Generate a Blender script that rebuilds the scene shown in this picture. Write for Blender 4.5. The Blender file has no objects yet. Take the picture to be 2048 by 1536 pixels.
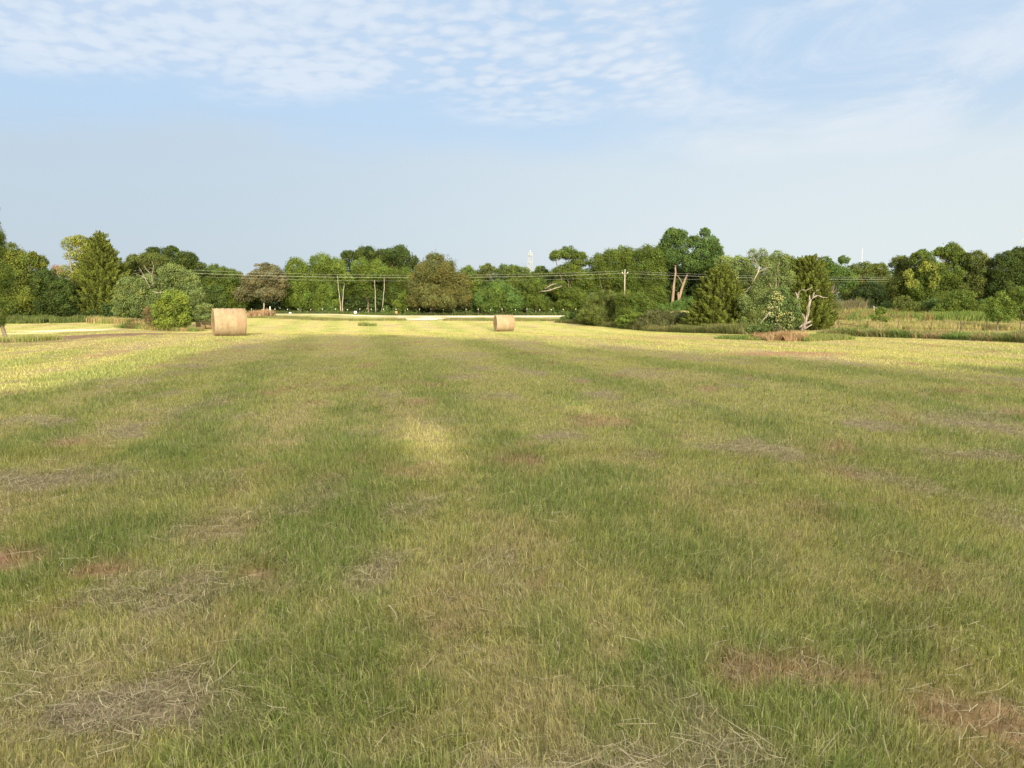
import bpy, math, random
import numpy as np
from mathutils import Vector

R = math.radians
random.seed(7)
rng = np.random.default_rng(11)
SC = bpy.context.scene

# ------------------------------------------------------------------ camera
F = 1600.0
CAM_H = 1.6
PITCH = math.atan(153.0 / F)
cam_d = bpy.data.cameras.new('camera')
cam = bpy.data.objects.new('camera', cam_d)
SC.collection.objects.link(cam)
cam.location = (0, 0, CAM_H)
cam.rotation_euler = (R(90) - PITCH, 0, 0)
cam_d.sensor_width = 36.0
cam_d.lens = 36.0 * F / 2048.0
cam_d.clip_start = 0.05
cam_d.clip_end = 9000
SC.camera = cam

# ------------------------------------------------------------------ sun, sky, exposure
SUN_EL = 12.5
SUN_AZ = -9.0          # direction the light travels to, degrees from +Y (negative = towards -X)
SUN_POWER = 4.0
SKY_STRENGTH = 0.085
sun_d = bpy.data.lights.new('sun', 'SUN')
sun_d.energy = SUN_POWER
sun_d.angle = R(0.6)
sun_d.color = (1.0, 0.86, 0.62)
sun = bpy.data.objects.new('sun', sun_d)
SC.collection.objects.link(sun)
LDIR = Vector((math.sin(R(SUN_AZ)) * math.cos(R(SUN_EL)), math.cos(R(SUN_AZ)) * math.cos(R(SUN_EL)), -math.sin(R(SUN_EL))))
sun.rotation_euler = LDIR.to_track_quat('-Z', 'Y').to_euler()
SC.view_settings.view_transform = 'Standard'
SC.view_settings.look = 'None'
SC.view_settings.exposure = 1.0
SC.view_settings.gamma = 1.0

world = bpy.data.worlds.new('World')
SC.world = world
world.use_nodes = True
NT = world.node_tree
NT.nodes.clear()


class G:
    """tiny node helper"""
    def __init__(self, nt):
        self.nt = nt

    def n(self, t, **kw):
        nd = self.nt.nodes.new(t)
        for k, v in kw.items():
            setattr(nd, k, v)
        return nd

    def put(self, sock, v):
        if hasattr(v, 'is_output') or isinstance(v, bpy.types.NodeSocket):
            self.nt.links.new(v, sock)
        else:
            sock.default_value = v

    def m(self, op, a, b=0.0, c=0.0, clamp=False):
        nd = self.n('ShaderNodeMath', operation=op, use_clamp=clamp)
        self.put(nd.inputs[0], a)
        self.put(nd.inputs[1], b)
        if len(nd.inputs) > 2:
            self.put(nd.inputs[2], c)
        return nd.outputs[0]

    def smooth(self, v, a, b, lo=0.0, hi=1.0):
        nd = self.n('ShaderNodeMapRange', interpolation_type='SMOOTHSTEP')
        self.put(nd.inputs[0], v)
        nd.inputs[1].default_value = a
        nd.inputs[2].default_value = b
        nd.inputs[3].default_value = lo
        nd.inputs[4].default_value = hi
        return nd.outputs[0]

    def mix(self, f, a, b, blend='MIX'):
        nd = self.n('ShaderNodeMix', data_type='RGBA', blend_type=blend)
        self.put(nd.inputs[0], f)
        self.put(nd.inputs[6], a)
        self.put(nd.inputs[7], b)
        return nd.outputs[2]

    def vec(self, x, y, z):
        nd = self.n('ShaderNodeCombineXYZ')
        self.put(nd.inputs[0], x)
        self.put(nd.inputs[1], y)
        self.put(nd.inputs[2], z)
        return nd.outputs[0]

    def noise(self, v, scale, detail=3.0, rough=0.5, dist=0.0, col=False):
        nd = self.n('ShaderNodeTexNoise')
        if v is not None:
            self.put(nd.inputs['Vector'], v)
        nd.inputs['Scale'].default_value = scale
        nd.inputs['Detail'].default_value = detail
        nd.inputs['Roughness'].default_value = rough
        nd.inputs['Distortion'].default_value = dist
        return nd.outputs[1 if col else 0]


def build_world():
    g = G(NT)
    out = g.n('ShaderNodeOutputWorld')
    bg = g.n('ShaderNodeBackground')
    bg.inputs[1].default_value = SKY_STRENGTH
    sky = g.n('ShaderNodeTexSky', sky_type='NISHITA')
    sky.sun_disc = False
    sky.sun_elevation = R(SUN_EL)
    # sky rotation: the sun stands opposite to LDIR; 0 puts it at +Y, positive turns it clockwise
    sky.sun_rotation = math.atan2(-LDIR.x, -LDIR.y)
    sky.air_density = 1.0
    sky.dust_density = 1.6
    sky.ozone_density = 1.2
    tc = g.n('ShaderNodeTexCoord')
    sep = g.n('ShaderNodeSeparateXYZ')
    NT.links.new(tc.outputs['Generated'], sep.inputs[0])
    x, y, z = sep.outputs
    az = g.m('MULTIPLY', g.m('ARCTAN2', x, y), 57.2958)
    el = g.m('MULTIPLY', g.m('ARCSINE', z), 57.2958)
    zc = g.m('MAXIMUM', z, 0.02)
    px = g.m('DIVIDE', x, zc)
    py = g.m('DIVIDE', y, zc)
    K = 0.90 / SKY_STRENGTH

    def col(r_, g_, b_):
        return (r_ * K, g_ * K, b_ * K, 1)
    # clear air: blue above, paler to the horizon, warmer and brighter to the right
    clear = g.mix(g.smooth(el, -2, 17), g.mix(g.smooth(az, -30, 14), col(0.305, 0.356, 0.400), col(0.35, 0.400, 0.440)), col(0.290, 0.388, 0.515))
    clear = g.mix(g.m('MULTIPLY', g.smooth(az, -20, 34), g.smooth(el, 16, 2, 0.15, 1.0)), clear, col(0.435, 0.475, 0.485))
    # unseen sky overhead and behind the camera, brightened as added fill for the shade
    back = g.smooth(y, 0.35, -0.9)
    over = g.smooth(el, 22, 55)
    clear = g.mix(g.m('MAXIMUM', back, over), clear, g.mix(back, col(2.0, 1.95, 1.78), col(2.5, 2.25, 1.75)))
    base = g.mix(0.86, sky.outputs[0], clear)
    # low veil with an uneven upper edge
    edge = g.m('ADD', el, g.m('MULTIPLY', g.m('SUBTRACT', g.noise(g.vec(g.m('MULTIPLY', az, 0.055), g.m('MULTIPLY', el, 0.12), 0.0), 1.0, 4), 0.5), 9.0))
    veil = g.m('MULTIPLY', g.smooth(edge, 12.2, 9.4), 0.6)
    base = g.mix(veil, base, g.mix(g.smooth(az, -34, 26), col(0.312, 0.363, 0.408), col(0.42, 0.462, 0.478)))
    # ripples and puffs of the high cloud, on a plane overhead
    pv = g.vec(g.m('ADD', px, g.m('MULTIPLY', py, 0.35)), g.m('SUBTRACT', g.m('MULTIPLY', py, 0.8), g.m('MULTIPLY', px, 0.2)), 0.0)
    warp = g.noise(pv, 1.5, 3, 0.5, col=True)
    pw = g.n('ShaderNodeVectorMath', operation='MULTIPLY_ADD')
    NT.links.new(warp, pw.inputs[0])
    pw.inputs[1].default_value = (0.10, 0.10, 0.0)
    NT.links.new(pv, pw.inputs[2])
    puff = g.noise(pw.outputs[0], 10.0, 3, 0.5)
    fine = g.noise(pw.outputs[0], 21.0, 4, 0.6)
    big = g.noise(pv, 0.9, 4, 0.55)
    vor = g.n('ShaderNodeTexVoronoi', feature='SMOOTH_F1')
    NT.links.new(pw.outputs[0], vor.inputs['Vector'])
    vor.inputs['Scale'].default_value = 11.0
    vor.inputs['Smoothness'].default_value = 0.6
    # where the deck lies (azimuth, elevation in degrees)
    lower = g.smooth(g.m('ADD', el, g.m('MULTIPLY', g.m('SUBTRACT', big, 0.5), 9.0)), 12.6, 15.6)
    right = g.smooth(g.m('ADD', az, g.m('MULTIPLY', g.m('SUBTRACT', big, 0.5), 10.0)), 14.0, 10.0)
    deck = g.m('MULTIPLY', lower, right)
    left = g.smooth(az, 2, -14)
    dens = g.m('ADD', g.m('MULTIPLY', puff, 0.55), g.m('MULTIPLY', fine, 0.22))
    dens = g.m('ADD', dens, g.m('MULTIPLY', g.m('SUBTRACT', 0.5, vor.outputs['Distance']), 0.42))
    dens = g.m('ADD', dens, g.m('MULTIPLY', g.m('SUBTRACT', big, 0.5), 0.75))
    dens = g.m('ADD', dens, g.m('MULTIPLY', left, 0.12))
    cloud = g.m('MULTIPLY', g.smooth(dens, 0.25, 0.47), deck)
    cloud = g.m('MAXIMUM', cloud, g.m('MULTIPLY', g.m('MULTIPLY', left, deck), 0.6))
    # thin streaks to the upper right
    sv = g.vec(g.m('MULTIPLY', az, 0.06), g.m('ADD', g.m('MULTIPLY', el, 0.16), g.m('MULTIPLY', az, -0.012)), 3.0)
    st = g.noise(sv, 1.6, 6, 0.62, 0.6)
    streak = g.m('MULTIPLY', g.m('MULTIPLY', g.smooth(st, 0.40, 0.66), g.smooth(az, 4, 14)), g.smooth(el, 7, 13))
    base = g.mix(g.m('MULTIPLY', streak, 0.62), base, col(0.455, 0.485, 0.525))
    cshade = g.mix(g.smooth(dens, 0.36, 0.60), col(0.395, 0.435, 0.495), col(0.475, 0.50, 0.53))
    final = g.mix(g.m('MULTIPLY', cloud, 0.56), base, cshade)
    NT.links.new(final, bg.inputs[0])
    NT.links.new(bg.outputs[0], out.inputs[0])


build_world()

# ------------------------------------------------------------------ pixel (2048x1536) to world helpers
CP, SP = math.cos(PITCH), math.sin(PITCH)


def at(px, py, Y):
    u = (px - 1024.0) / F
    v = (768.0 - py) / F
    dy = CP + v * SP
    dz = -SP + v * CP
    t = Y / dy
    return Vector((u * t, Y, CAM_H + dz * t))


def sst(a, b, v):
    t = np.clip((np.asarray(v, float) - a) / (b - a), 0, 1)
    return t * t * (3 - 2 * t)


def terrain(x, y):
    x = np.asarray(x, float)
    y = np.asarray(y, float)
    z = 0.22 * np.exp(-(((x + 14) / 11.0) ** 2 + ((y - 40) / 11.0) ** 2))
    z = z - 0.42 * np.exp(-((y - 68) / 14.0) ** 2)
    z = z + 0.85 * sst(17, 30, x) * sst(56, 84, y)
    z = z + 0.30 * sst(-20, -32, x) * sst(50, 75, y)
    z = z + 0.25 * sst(103, 112, y)
    z = z + 0.035 * np.sin(x * 0.55 + 0.3 * y) * sst(3, 10, y) * sst(90, 60, y)
    return z


def ground(px, py):
    prev = None
    Y = 2.0
    while Y < 400:
        p = at(px, py, Y)
        dz = p.z - float(terrain(p.x, p.y))
        if dz <= 0:
            return Vector((p.x, p.y, float(terrain(p.x, p.y))))
        Y += max(0.02, Y * 0.002)
    return at(px, py, 200)


# ------------------------------------------------------------------ numpy noise
_perm = rng.random((256, 256))


def vnoise(x, y, seed=0):
    x = np.asarray(x, float) + seed * 17.31
    y = np.asarray(y, float) + seed * 9.73
    xi = np.floor(x).astype(int)
    yi = np.floor(y).astype(int)
    fx = x - xi
    fy = y - yi
    fx = fx * fx * (3 - 2 * fx)
    fy = fy * fy * (3 - 2 * fy)
    a = _perm[xi % 256, yi % 256]
    b = _perm[(xi + 1) % 256, yi % 256]
    c = _perm[xi % 256, (yi + 1) % 256]
    d = _perm[(xi + 1) % 256, (yi + 1) % 256]
    return (a * (1 - fx) + b * fx) * (1 - fy) + (c * (1 - fx) + d * fx) * fy


def fbm(x, y, seed=0, o=4):
    s = 0
    a = 0.5
    t = 0
    for i in range(o):
        s = s + a * vnoise(x * 2 ** i, y * 2 ** i, seed + i * 3)
        t += a
        a *= 0.5
    return s / t


# ------------------------------------------------------------------ materials
def new_mat(name):
    m = bpy.data.materials.new(name)
    m.use_nodes = True
    m.node_tree.nodes.clear()
    g = G(m.node_tree)
    out = g.n('ShaderNodeOutputMaterial')
    return m, g, out


def mat_leaf(name, transl=0.25, rough=0.75, spec=0.12):
    m, g, out = new_mat(name)
    a = g.n('ShaderNodeVertexColor')
    a.layer_name = 'tint'
    p = g.n('ShaderNodeBsdfPrincipled')
    p.inputs['Roughness'].default_value = rough
    p.inputs['Specular IOR Level'].default_value = spec
    m.node_tree.links.new(a.outputs[0], p.inputs['Base Color'])
    t = g.n('ShaderNodeBsdfTranslucent')
    m.node_tree.links.new(g.mix(1.0, a.outputs[0], (1.1, 1.25, 0.6, 1), 'MULTIPLY'), t.inputs[0])
    mx = g.n('ShaderNodeMixShader')
    mx.inputs[0].default_value = transl
    m.node_tree.links.new(p.outputs[0], mx.inputs[1])
    m.node_tree.links.new(t.outputs[0], mx.inputs[2])
    m.node_tree.links.new(mx.outputs[0], out.inputs[0])
    return m


def mat_noise(name, c1, c2, scale, rough=0.85, stretch=(1, 1, 1), bump=0.3, metal=0.0, detail=5, wave=None):
    m, g, out = new_mat(name)
    tc = g.n('ShaderNodeTexCoord')
    mp = g.n('ShaderNodeMapping')
    mp.inputs['Scale'].default_value = stretch
    m.node_tree.links.new(tc.outputs['Object'], mp.inputs[0])
    f = g.noise(mp.outputs[0], scale, detail, 0.62)
    c = g.mix(g.smooth(f, 0.32, 0.68), (*c1, 1), (*c2, 1))
    p = g.n('ShaderNodeBsdfPrincipled')
    p.inputs['Roughness'].default_value = rough
    p.inputs['Metallic'].default_value = metal
    p.inputs['Specular IOR Level'].default_value = 0.2
    m.node_tree.links.new(c, p.inputs['Base Color'])
    if bump:
        b = g.n('ShaderNodeBump')
        b.inputs['Strength'].default_value = bump
        b.inputs['Distance'].default_value = 0.02
        m.node_tree.links.new(f, b.inputs['Height'])
        m.node_tree.links.new(b.outputs[0], p.inputs['Normal'])
    m.node_tree.links.new(p.outputs[0], out.inputs[0])
    return m


M_GRASS = mat_leaf('grass_blades', 0.22, 0.8, 0.06)
M_LEAF = mat_leaf('foliage', 0.18, 0.7, 0.10)
M_BARK = mat_noise('bark', (0.10, 0.08, 0.06), (0.20, 0.165, 0.125), 6, stretch=(1, 1, 0.2))
M_BARK_RED = mat_noise('reddish_bark', (0.18, 0.135, 0.10), (0.29, 0.225, 0.17), 2.5, stretch=(1, 1, 0.25))
M_BARK_TAN = mat_noise('tan_bark', (0.30, 0.22, 0.15), (0.42, 0.32, 0.23), 2.0, stretch=(1, 1, 0.3))
M_BARK_PALE = mat_noise('pale_bark', (0.17, 0.155, 0.12), (0.34, 0.31, 0.25), 5, stretch=(1, 1, 0.3))
M_DEAD = mat_noise('weathered_wood', (0.11, 0.09, 0.075), (0.34, 0.30, 0.25), 14, stretch=(1, 1, 0.12), bump=0.7)
M_POLE = mat_noise('pole_wood', (0.24, 0.22, 0.17), (0.34, 0.31, 0.25), 3, stretch=(1, 1, 0.1))
M_WIRE = mat_noise('aluminium_wire', (0.46, 0.46, 0.40), (0.54, 0.54, 0.48), 1, rough=0.5, bump=0)
M_STEEL = mat_noise('galvanised_steel', (0.33, 0.34, 0.35), (0.44, 0.45, 0.46), 0.6, rough=0.6, bump=0)
M_WHITE = mat_noise('white_paint', (0.72, 0.72, 0.68), (0.82, 0.82, 0.78), 3, bump=0)
M_POST = mat_noise('rusty_post', (0.04, 0.035, 0.025), (0.10, 0.075, 0.05), 9, bump=0.2)
M_ROAD = mat_noise('pale_gravel', (0.50, 0.42, 0.31), (0.64, 0.56, 0.44), 0.35, bump=0.1, stretch=(0.3, 1, 1))
M_ORANGE = mat_noise('orange_plastic', (0.55, 0.18, 0.08), (0.62, 0.22, 0.10), 3, bump=0)

# ------------------------------------------------------------------ mesh helpers
COL = SC.collection


def tag(o, label=None, cat=None, group=None, kind=None):
    if label: o['label'] = label
    if cat: o['category'] = cat
    if group: o['group'] = group
    if kind: o['kind'] = kind
    return o


def empty(name, loc):
    o = bpy.data.objects.new(name, None)
    o.location = loc
    o.empty_display_size = 0.3
    COL.objects.link(o)
    return o


def np_mesh(name, verts, faces_list, cols, mat, parent=None, smooth=False, origin=None):
    """verts (N,3); faces_list: list of int arrays (M,k); cols (N,3) per vertex or None"""
    v = np.asarray(verts, np.float32)
    if parent is not None:
        v = v - np.array(parent.location, np.float32)
    elif origin is not None:
        v = v - np.array(origin, np.float32)
    me = bpy.data.meshes.new(name)
    me.vertices.add(len(v))
    me.vertices.foreach_set('co', v.ravel())
    faces_list = [f for f in faces_list if len(f)]
    loops = np.concatenate([f.ravel() for f in faces_list]).astype(np.int32)
    tot = np.concatenate([np.full(len(f), f.shape[1], np.int32) for f in faces_list])
    start = np.concatenate([[0], np.cumsum(tot)[:-1]]).astype(np.int32)
    me.loops.add(len(loops))
    me.loops.foreach_set('vertex_index', loops)
    me.polygons.add(len(tot))
    me.polygons.foreach_set('loop_start', start)
    me.polygons.foreach_set('loop_total', tot)
    if smooth:
        me.polygons.foreach_set('use_smooth', np.ones(len(tot), bool))
    me.update(calc_edges=True)
    if cols is not None:
        at_ = me.color_attributes.new('tint', 'FLOAT_COLOR', 'POINT')
        c = np.ones((len(v), 4), np.float32)
        c[:, :3] = cols
        at_.data.foreach_set('color', c.ravel())
    me.materials.append(mat)
    o = bpy.data.objects.new(name, me)
    COL.objects.link(o)
    if parent is not None:
        o.parent = parent
    elif origin is not None:
        o.location = origin
    return o


class Tubes:
    """tapered tubes along polylines"""
    def __init__(self, sides=7):
        self.v = []
        self.f = []
        self.n = 0
        self.s = sides

    def add(self, pts, rad, wob=0.0, cap=True):
        pts = [Vector(p) for p in pts]
        s = self.s
        ring0 = self.n
        up0 = Vector((0.31, 0.17, 0.93))
        for i, p in enumerate(pts):
            d = (pts[min(i + 1, len(pts) - 1)] - pts[max(i - 1, 0)]).normalized()
            a = d.cross(up0 if abs(d.dot(up0)) < 0.95 else Vector((1, 0, 0))).normalized()
            b = d.cross(a)
            r = rad[i] if hasattr(rad, '__len__') else rad
            for k in range(s):
                t = 2 * math.pi * k / s
                rr = r * (1 + wob * random.uniform(-1, 1))
                self.v.append(p + a * math.cos(t) * rr + b * math.sin(t) * rr)
        for i in range(len(pts) - 1):
            for k in range(s):
                a0 = ring0 + i * s + k
                b0 = ring0 + i * s + (k + 1) % s
                self.f.append((a0, b0, b0 + s, a0 + s))
        self.n += s * len(pts)
        if cap:
            for end, rev in ((0, True), (len(pts) - 1, False)):
                c = self.n
                self.v.append(pts[end])
                self.n += 1
                for k in range(s):
                    a0 = ring0 + end * s + k
                    b0 = ring0 + end * s + (k + 1) % s
                    self.f.append((b0, a0, c, c) if rev else (a0, b0, c, c))

    def bend(self, a, b, r0, r1, n=6, wob=0.08, sag=0.0):
        a, b = Vector(a), Vector(b)
        L = (b - a).length
        pts = []
        rad = []
        off = Vector((random.uniform(-1, 1), random.uniform(-1, 1), random.uniform(-.3, .3))) * L * wob
        for i in range(n + 1):
            t = i / n
            p = a.lerp(b, t) + off * math.sin(math.pi * t) + Vector((0, 0, -sag * 4 * t * (1 - t)))
            if 0 < i < n:
                p += Vector((random.uniform(-1, 1), random.uniform(-1, 1), random.uniform(-1, 1))) * L * wob * 0.25
            pts.append(p)
            rad.append(r0 + (r1 - r0) * t)
        self.add(pts, rad)
        return pts

    def build(self, name, mat, parent=None, origin=None, smooth=True):
        v = np.array([tuple(p) for p in self.v])
        q = np.array([f for f in self.f if f[2] != f[3]], int).reshape(-1, 4)
        t = np.array([f[:3] for f in self.f if f[2] == f[3]], int).reshape(-1, 3)
        return np_mesh(name, v, [q, t], None, mat, parent, smooth, origin)


def rand_dirs(n):
    d = rng.normal(size=(n, 3))
    return d / np.linalg.norm(d, axis=1, keepdims=True)


def leaf_mesh(name, P, N, S, C, parent=None, aspect=0.72, long_dir=None, mat=None, origin=None):
    """P points, N normals, S sizes, C colours -> one mesh of small pointed leaf faces"""
    n = len(P)
    if long_dir is None:
        ld = rand_dirs(n)
        ld[:, 2] -= 0.35
    else:
        ld = long_dir
    a = ld - N * np.sum(ld * N, axis=1, keepdims=True)
    a /= np.linalg.norm(a, axis=1, keepdims=True) + 1e-9
    b = np.cross(N, a)
    S = S[:, None]
    fold = N * S * 0.12
    v = np.stack([P - a * S * 0.5, P + b * S * aspect * 0.5 + fold - a * S * 0.05, P + a * S * 0.5, P - b * S * aspect * 0.5 + fold - a * S * 0.05], 1).reshape(-1, 3)
    f = np.arange(n * 4).reshape(-1, 4)
    c = np.repeat(C, 4, axis=0)
    return np_mesh(name, v, [f], c, mat or M_LEAF, parent, False, origin)


PAL = {
    'mid': (0.082, 0.116, 0.022), 'bright': (0.102, 0.146, 0.027), 'dark': (0.050, 0.074, 0.018),
    'olive': (0.090, 0.112, 0.028), 'grey': (0.122, 0.116, 0.058), 'brown': (0.102, 0.106, 0.034),
    'pale': (0.138, 0.178, 0.060), 'yellow': (0.190, 0.210, 0.042), 'cedar': (0.105, 0.128, 0.024),
    'straw': (0.36, 0.29, 0.15), 'lush': (0.080, 0.130, 0.030), 'deep_shade': (0.036, 0.055, 0.018),
    'rust': (0.30, 0.16, 0.08),
}


def blob_leaves(blobs, color, size, cover=1.25, lobes=16, style='round', rough_edge=0.5, colvar=0.22, open_=0.0):
    """blobs: list of (centre Vector, rx, ry, rz)"""
    P, N, S, C = [], [], [], []
    base = np.array(PAL[color] if isinstance(color, str) else color)
    for (c, rx, ry, rz) in blobs:
        c = np.array(c)
        r3 = np.array([rx, ry, rz])
        rm = (rx * ry * rz) ** (1 / 3)
        nl = max(7, int(lobes * 1.6 * random.uniform(0.8, 1.2)))
        D = rand_dirs(nl * 2)
        D = D[D[:, 2] > (-0.75 if style != 'umbrella' else -0.1)][:nl]
        for d in D:
            lr = rm * random.uniform(0.17, 0.40)
            lc = c + d * r3 * (1.02 - lr / rm) * random.uniform(0.86, 1.12)
            zs = {'willow': 1.45, 'umbrella': 0.6}.get(style, 0.85)
            m = int(cover * 4 * math.pi * lr * lr / (size * size) * 1.55)
            if open_:
                m = int(m * (1 - open_))
            m = max(6, m)
            d2 = rand_dirs(m)
            keep = (d2 @ d) > -0.45
            d2 = d2[keep]
            m = len(d2)
            rr = lr * (1 - rng.random(m) ** 1.6 * 0.45 + rng.normal(size=m) * rough_edge * 0.35)
            p = lc + d2 * rr[:, None] * np.array([1, 1, zs])
            nn = d2 + rng.normal(size=(m, 3)) * 0.55
            nn /= np.linalg.norm(nn, axis=1, keepdims=True)
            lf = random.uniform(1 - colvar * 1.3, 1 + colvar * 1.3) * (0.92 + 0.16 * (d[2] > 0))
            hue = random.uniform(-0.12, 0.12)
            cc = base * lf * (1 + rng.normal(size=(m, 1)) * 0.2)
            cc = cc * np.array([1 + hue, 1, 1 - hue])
            P.append(p); N.append(nn); S.append(size * rng.uniform(0.6, 1.35, m)); C.append(np.clip(cc, 0.008, 0.6))
        # sprays of leaves that run over the lobes and break their outlines
        m = int(cover * 4 * math.pi * rm * rm / (size * size) * 0.24 * (1 - open_))
        d2 = rand_dirs(m)
        if style == 'umbrella':
            d2[:, 2] = np.abs(d2[:, 2]) - 0.25
        ns = sum(np.sin(d2 @ (rand_dirs(1)[0] * f_) + random.uniform(0, 6)) for f_ in (5, 8, 13)) / 3
        p = c + d2 * r3 * (0.90 + 0.24 * ns + rng.normal(size=m) * 0.05)[:, None]
        kp = ns > -0.55
        nn = d2 + rng.normal(size=(m, 3)) * 0.6
        nn /= np.linalg.norm(nn, axis=1, keepdims=True)
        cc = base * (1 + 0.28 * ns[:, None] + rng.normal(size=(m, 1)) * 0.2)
        P.append(p[kp]); N.append(nn[kp]); S.append((size * rng.uniform(0.6, 1.3, m))[kp]); C.append(np.clip(cc, 0.008, 0.6)[kp])
        # loose inner leaves so the crown is not hollow
        m = int(cover * 7.0 * rm * rm / (size * size) * (1 - open_))
        d2 = rand_dirs(m)
        p = c + d2 * r3 * (rng.random((m, 1)) ** 0.5) * 0.85
        nn = rand_dirs(m)
        P.append(p); N.append(nn); S.append(size * rng.uniform(0.9, 1.6, m))
        C.append(np.clip(base * 0.9 * (1 + rng.normal(size=(m, 1)) * 0.15), 0.006, 0.5))  # inner leaves tinted darker, as shade inside the crown
    return np.concatenate(P), np.concatenate(N), np.concatenate(S), np.concatenate(C)


def cedar_leaves(base, top_z, R0, color, size, plumes=220, tops=1, flat=0.8, dens=1.0):
    """upright plumes on a tapering cone"""
    P, N, S, C, L = [], [], [], [], []
    b = np.array(PAL[color])
    H = top_z - base[2]
    ph = [random.uniform(0, 6.28) for _ in range(6)]
    for i in range(plumes):
        t = random.random() ** 1.15
        a = random.uniform(0, 2 * math.pi)
        prof = (1 - t) ** flat * (0.55 + 0.45 * min(1, t / 0.12))
        prof *= 1 + 0.26 * math.sin(2 * a + ph[0] + 4 * t) + 0.14 * math.sin(5 * a + ph[1] + 9 * t) + 0.10 * math.sin(9 * a + ph[2] + 17 * t)
        r = R0 * max(prof, 0.03) * random.uniform(0.62, 1.0)
        p0 = np.array([base[0] + math.cos(a) * r, base[1] + math.sin(a) * r, base[2] + H * (0.03 + 0.9 * t)])
        out = np.array([math.cos(a) * 0.75 + random.uniform(-.3, .3), math.sin(a) * 0.75 + random.uniform(-.3, .3), random.uniform(0.1, 1.1)])
        out /= np.linalg.norm(out)
        ln = H * random.uniform(0.05, 0.12) * (1.1 - 0.4 * t)
        w = ln * 0.36
        m = max(8, int(dens * 5.0 * ln * w / (size * size) * 1.8))
        s_ = rng.random(m)
        rad = w * (1 - s_ ** 1.5) ** 0.7 * rng.random(m) ** 0.5
        d2 = rand_dirs(m)
        pp = p0 + out * (s_ * ln)[:, None] + d2 * rad[:, None]
        nn = d2 + out * 0.2 + rng.normal(size=(m, 3)) * 0.35
        nn /= np.linalg.norm(nn, axis=1, keepdims=True)
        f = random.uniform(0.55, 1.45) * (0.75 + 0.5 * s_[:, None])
        P.append(pp); N.append(nn); S.append(size * rng.uniform(0.7, 1.5, m))
        C.append(np.clip(b * f * (1 + rng.normal(size=(m, 1)) * 0.2), 0.008, 0.5))
        L.append(np.tile(out, (m, 1)) + rng.normal(size=(m, 3)) * 0.3)
    m = int(plumes * 14 * dens)
    t = rng.random(m) ** 1.1
    a = rng.uniform(0, 2 * math.pi, m)
    r = R0 * (1 - t) ** flat * rng.uniform(0.2, 0.75, m)
    P.append(np.stack([base[0] + np.cos(a) * r, base[1] + np.sin(a) * r, base[2] + H * (0.02 + 0.93 * t)], 1))
    N.append(rand_dirs(m)); S.append(size * rng.uniform(1.0, 2.0, m)); L.append(np.tile([0, 0, 1.0], (m, 1)) + rng.normal(size=(m, 3)) * 0.4)
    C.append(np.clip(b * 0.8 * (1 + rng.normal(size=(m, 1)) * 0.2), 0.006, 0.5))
    return [np.concatenate(q) for q in (P, N, S, C, L)]


def px_m(Y):
    return Y / F       # metres per photo pixel at depth Y


def leaf_size(Y, k=2.6, lo=0.05):
    return max(lo, k * px_m(Y))


def tree(name, label, cat, Y, blobs, color='mid', style='round', trunk=None, group=None, cover=1.25, lobes=16,
         bark=None, k=2.15, limbs=5, base_px=None, open_=0.0, depth=0.9, colvar=0.22, trunk_r=None, extra=None, rough_edge=0.5, fork_f=0.45):
    """blobs in photo pixels (x, y, rx, ry) at depth Y"""
    wb = []
    for bl in blobs:
        bx, by, rx, ry = bl[:4]
        jit = bl[4] if len(bl) > 4 else random.uniform(-1.0, 1.0) * 0.35 * rx * px_m(Y)
        c = at(bx, by, Y + jit)
        wb.append((c, rx * px_m(Y), max(rx, ry) * 0.5 * (1 + depth) * px_m(Y), ry * px_m(Y)))
    cx = base_px if base_px is not None else sum(b[0] * b[2] for b in blobs) / sum(b[2] for b in blobs)
    p = at(cx, 600, Y)
    z0 = float(terrain(p.x, Y))
    root = empty(name, (p.x, Y, z0))
    tag(root, label, cat, group)
    P, N, S, C = blob_leaves(wb, color, leaf_size(Y, k), cover, lobes, style, rough_edge, colvar, open_)
    if extra:
        for (b2, c2, cov2, sz2) in extra:
            w2 = [(at(q[0], q[1], Y - q[4]), q[2] * px_m(Y), q[2] * px_m(Y), q[3] * px_m(Y)) for q in b2]
            P2, N2, S2, C2 = blob_leaves(w2, c2, leaf_size(Y, k) * sz2, cov2, 10, 'round', 0.3, 0.25)
            P = np.concatenate([P, P2]); N = np.concatenate([N, N2]); S = np.concatenate([S, S2]); C = np.concatenate([C, C2])
    keep = P[:, 2] > z0 + 0.02
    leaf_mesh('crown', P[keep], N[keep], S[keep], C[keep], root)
    T = Tubes(7)
    H = max(w[0].z for w in wb) - z0
    r0 = trunk_r or max(0.06, H * 0.022)
    big = max(wb, key=lambda w: w[1])[0]
    fork = Vector((p.x * 0.6 + big.x * 0.4, Y, z0 + (big.z - z0) * fork_f))
    pts = T.bend((p.x, Y, z0 - 0.15), fork, r0 * 1.25, r0 * 0.8, 6, 0.04)
    tg = sorted(wb, key=lambda w: -w[1])[:limbs]
    for w in tg:
        e = T.bend(fork, w[0], r0 * 0.6, r0 * 0.18, 5, 0.09)
        for q in range(2):
            d = Vector((random.uniform(-1, 1), random.uniform(-1, 1), random.uniform(0, 1)))
            T.bend(e[3 + q], w[0] + Vector((d.x * w[1], d.y * w[2], d.z * w[3])) * 0.75, r0 * 0.22, r0 * 0.06, 4, 0.1)
    T.build('trunk', bark or M_BARK, root)
    return root


# ------------------------------------------------------------------ the field: what grows where
RD = R(-11.0)                                   # direction the mown rows run


def row_coord(x, y):
    return x * math.cos(RD) - y * math.sin(RD)   # across the rows


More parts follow.
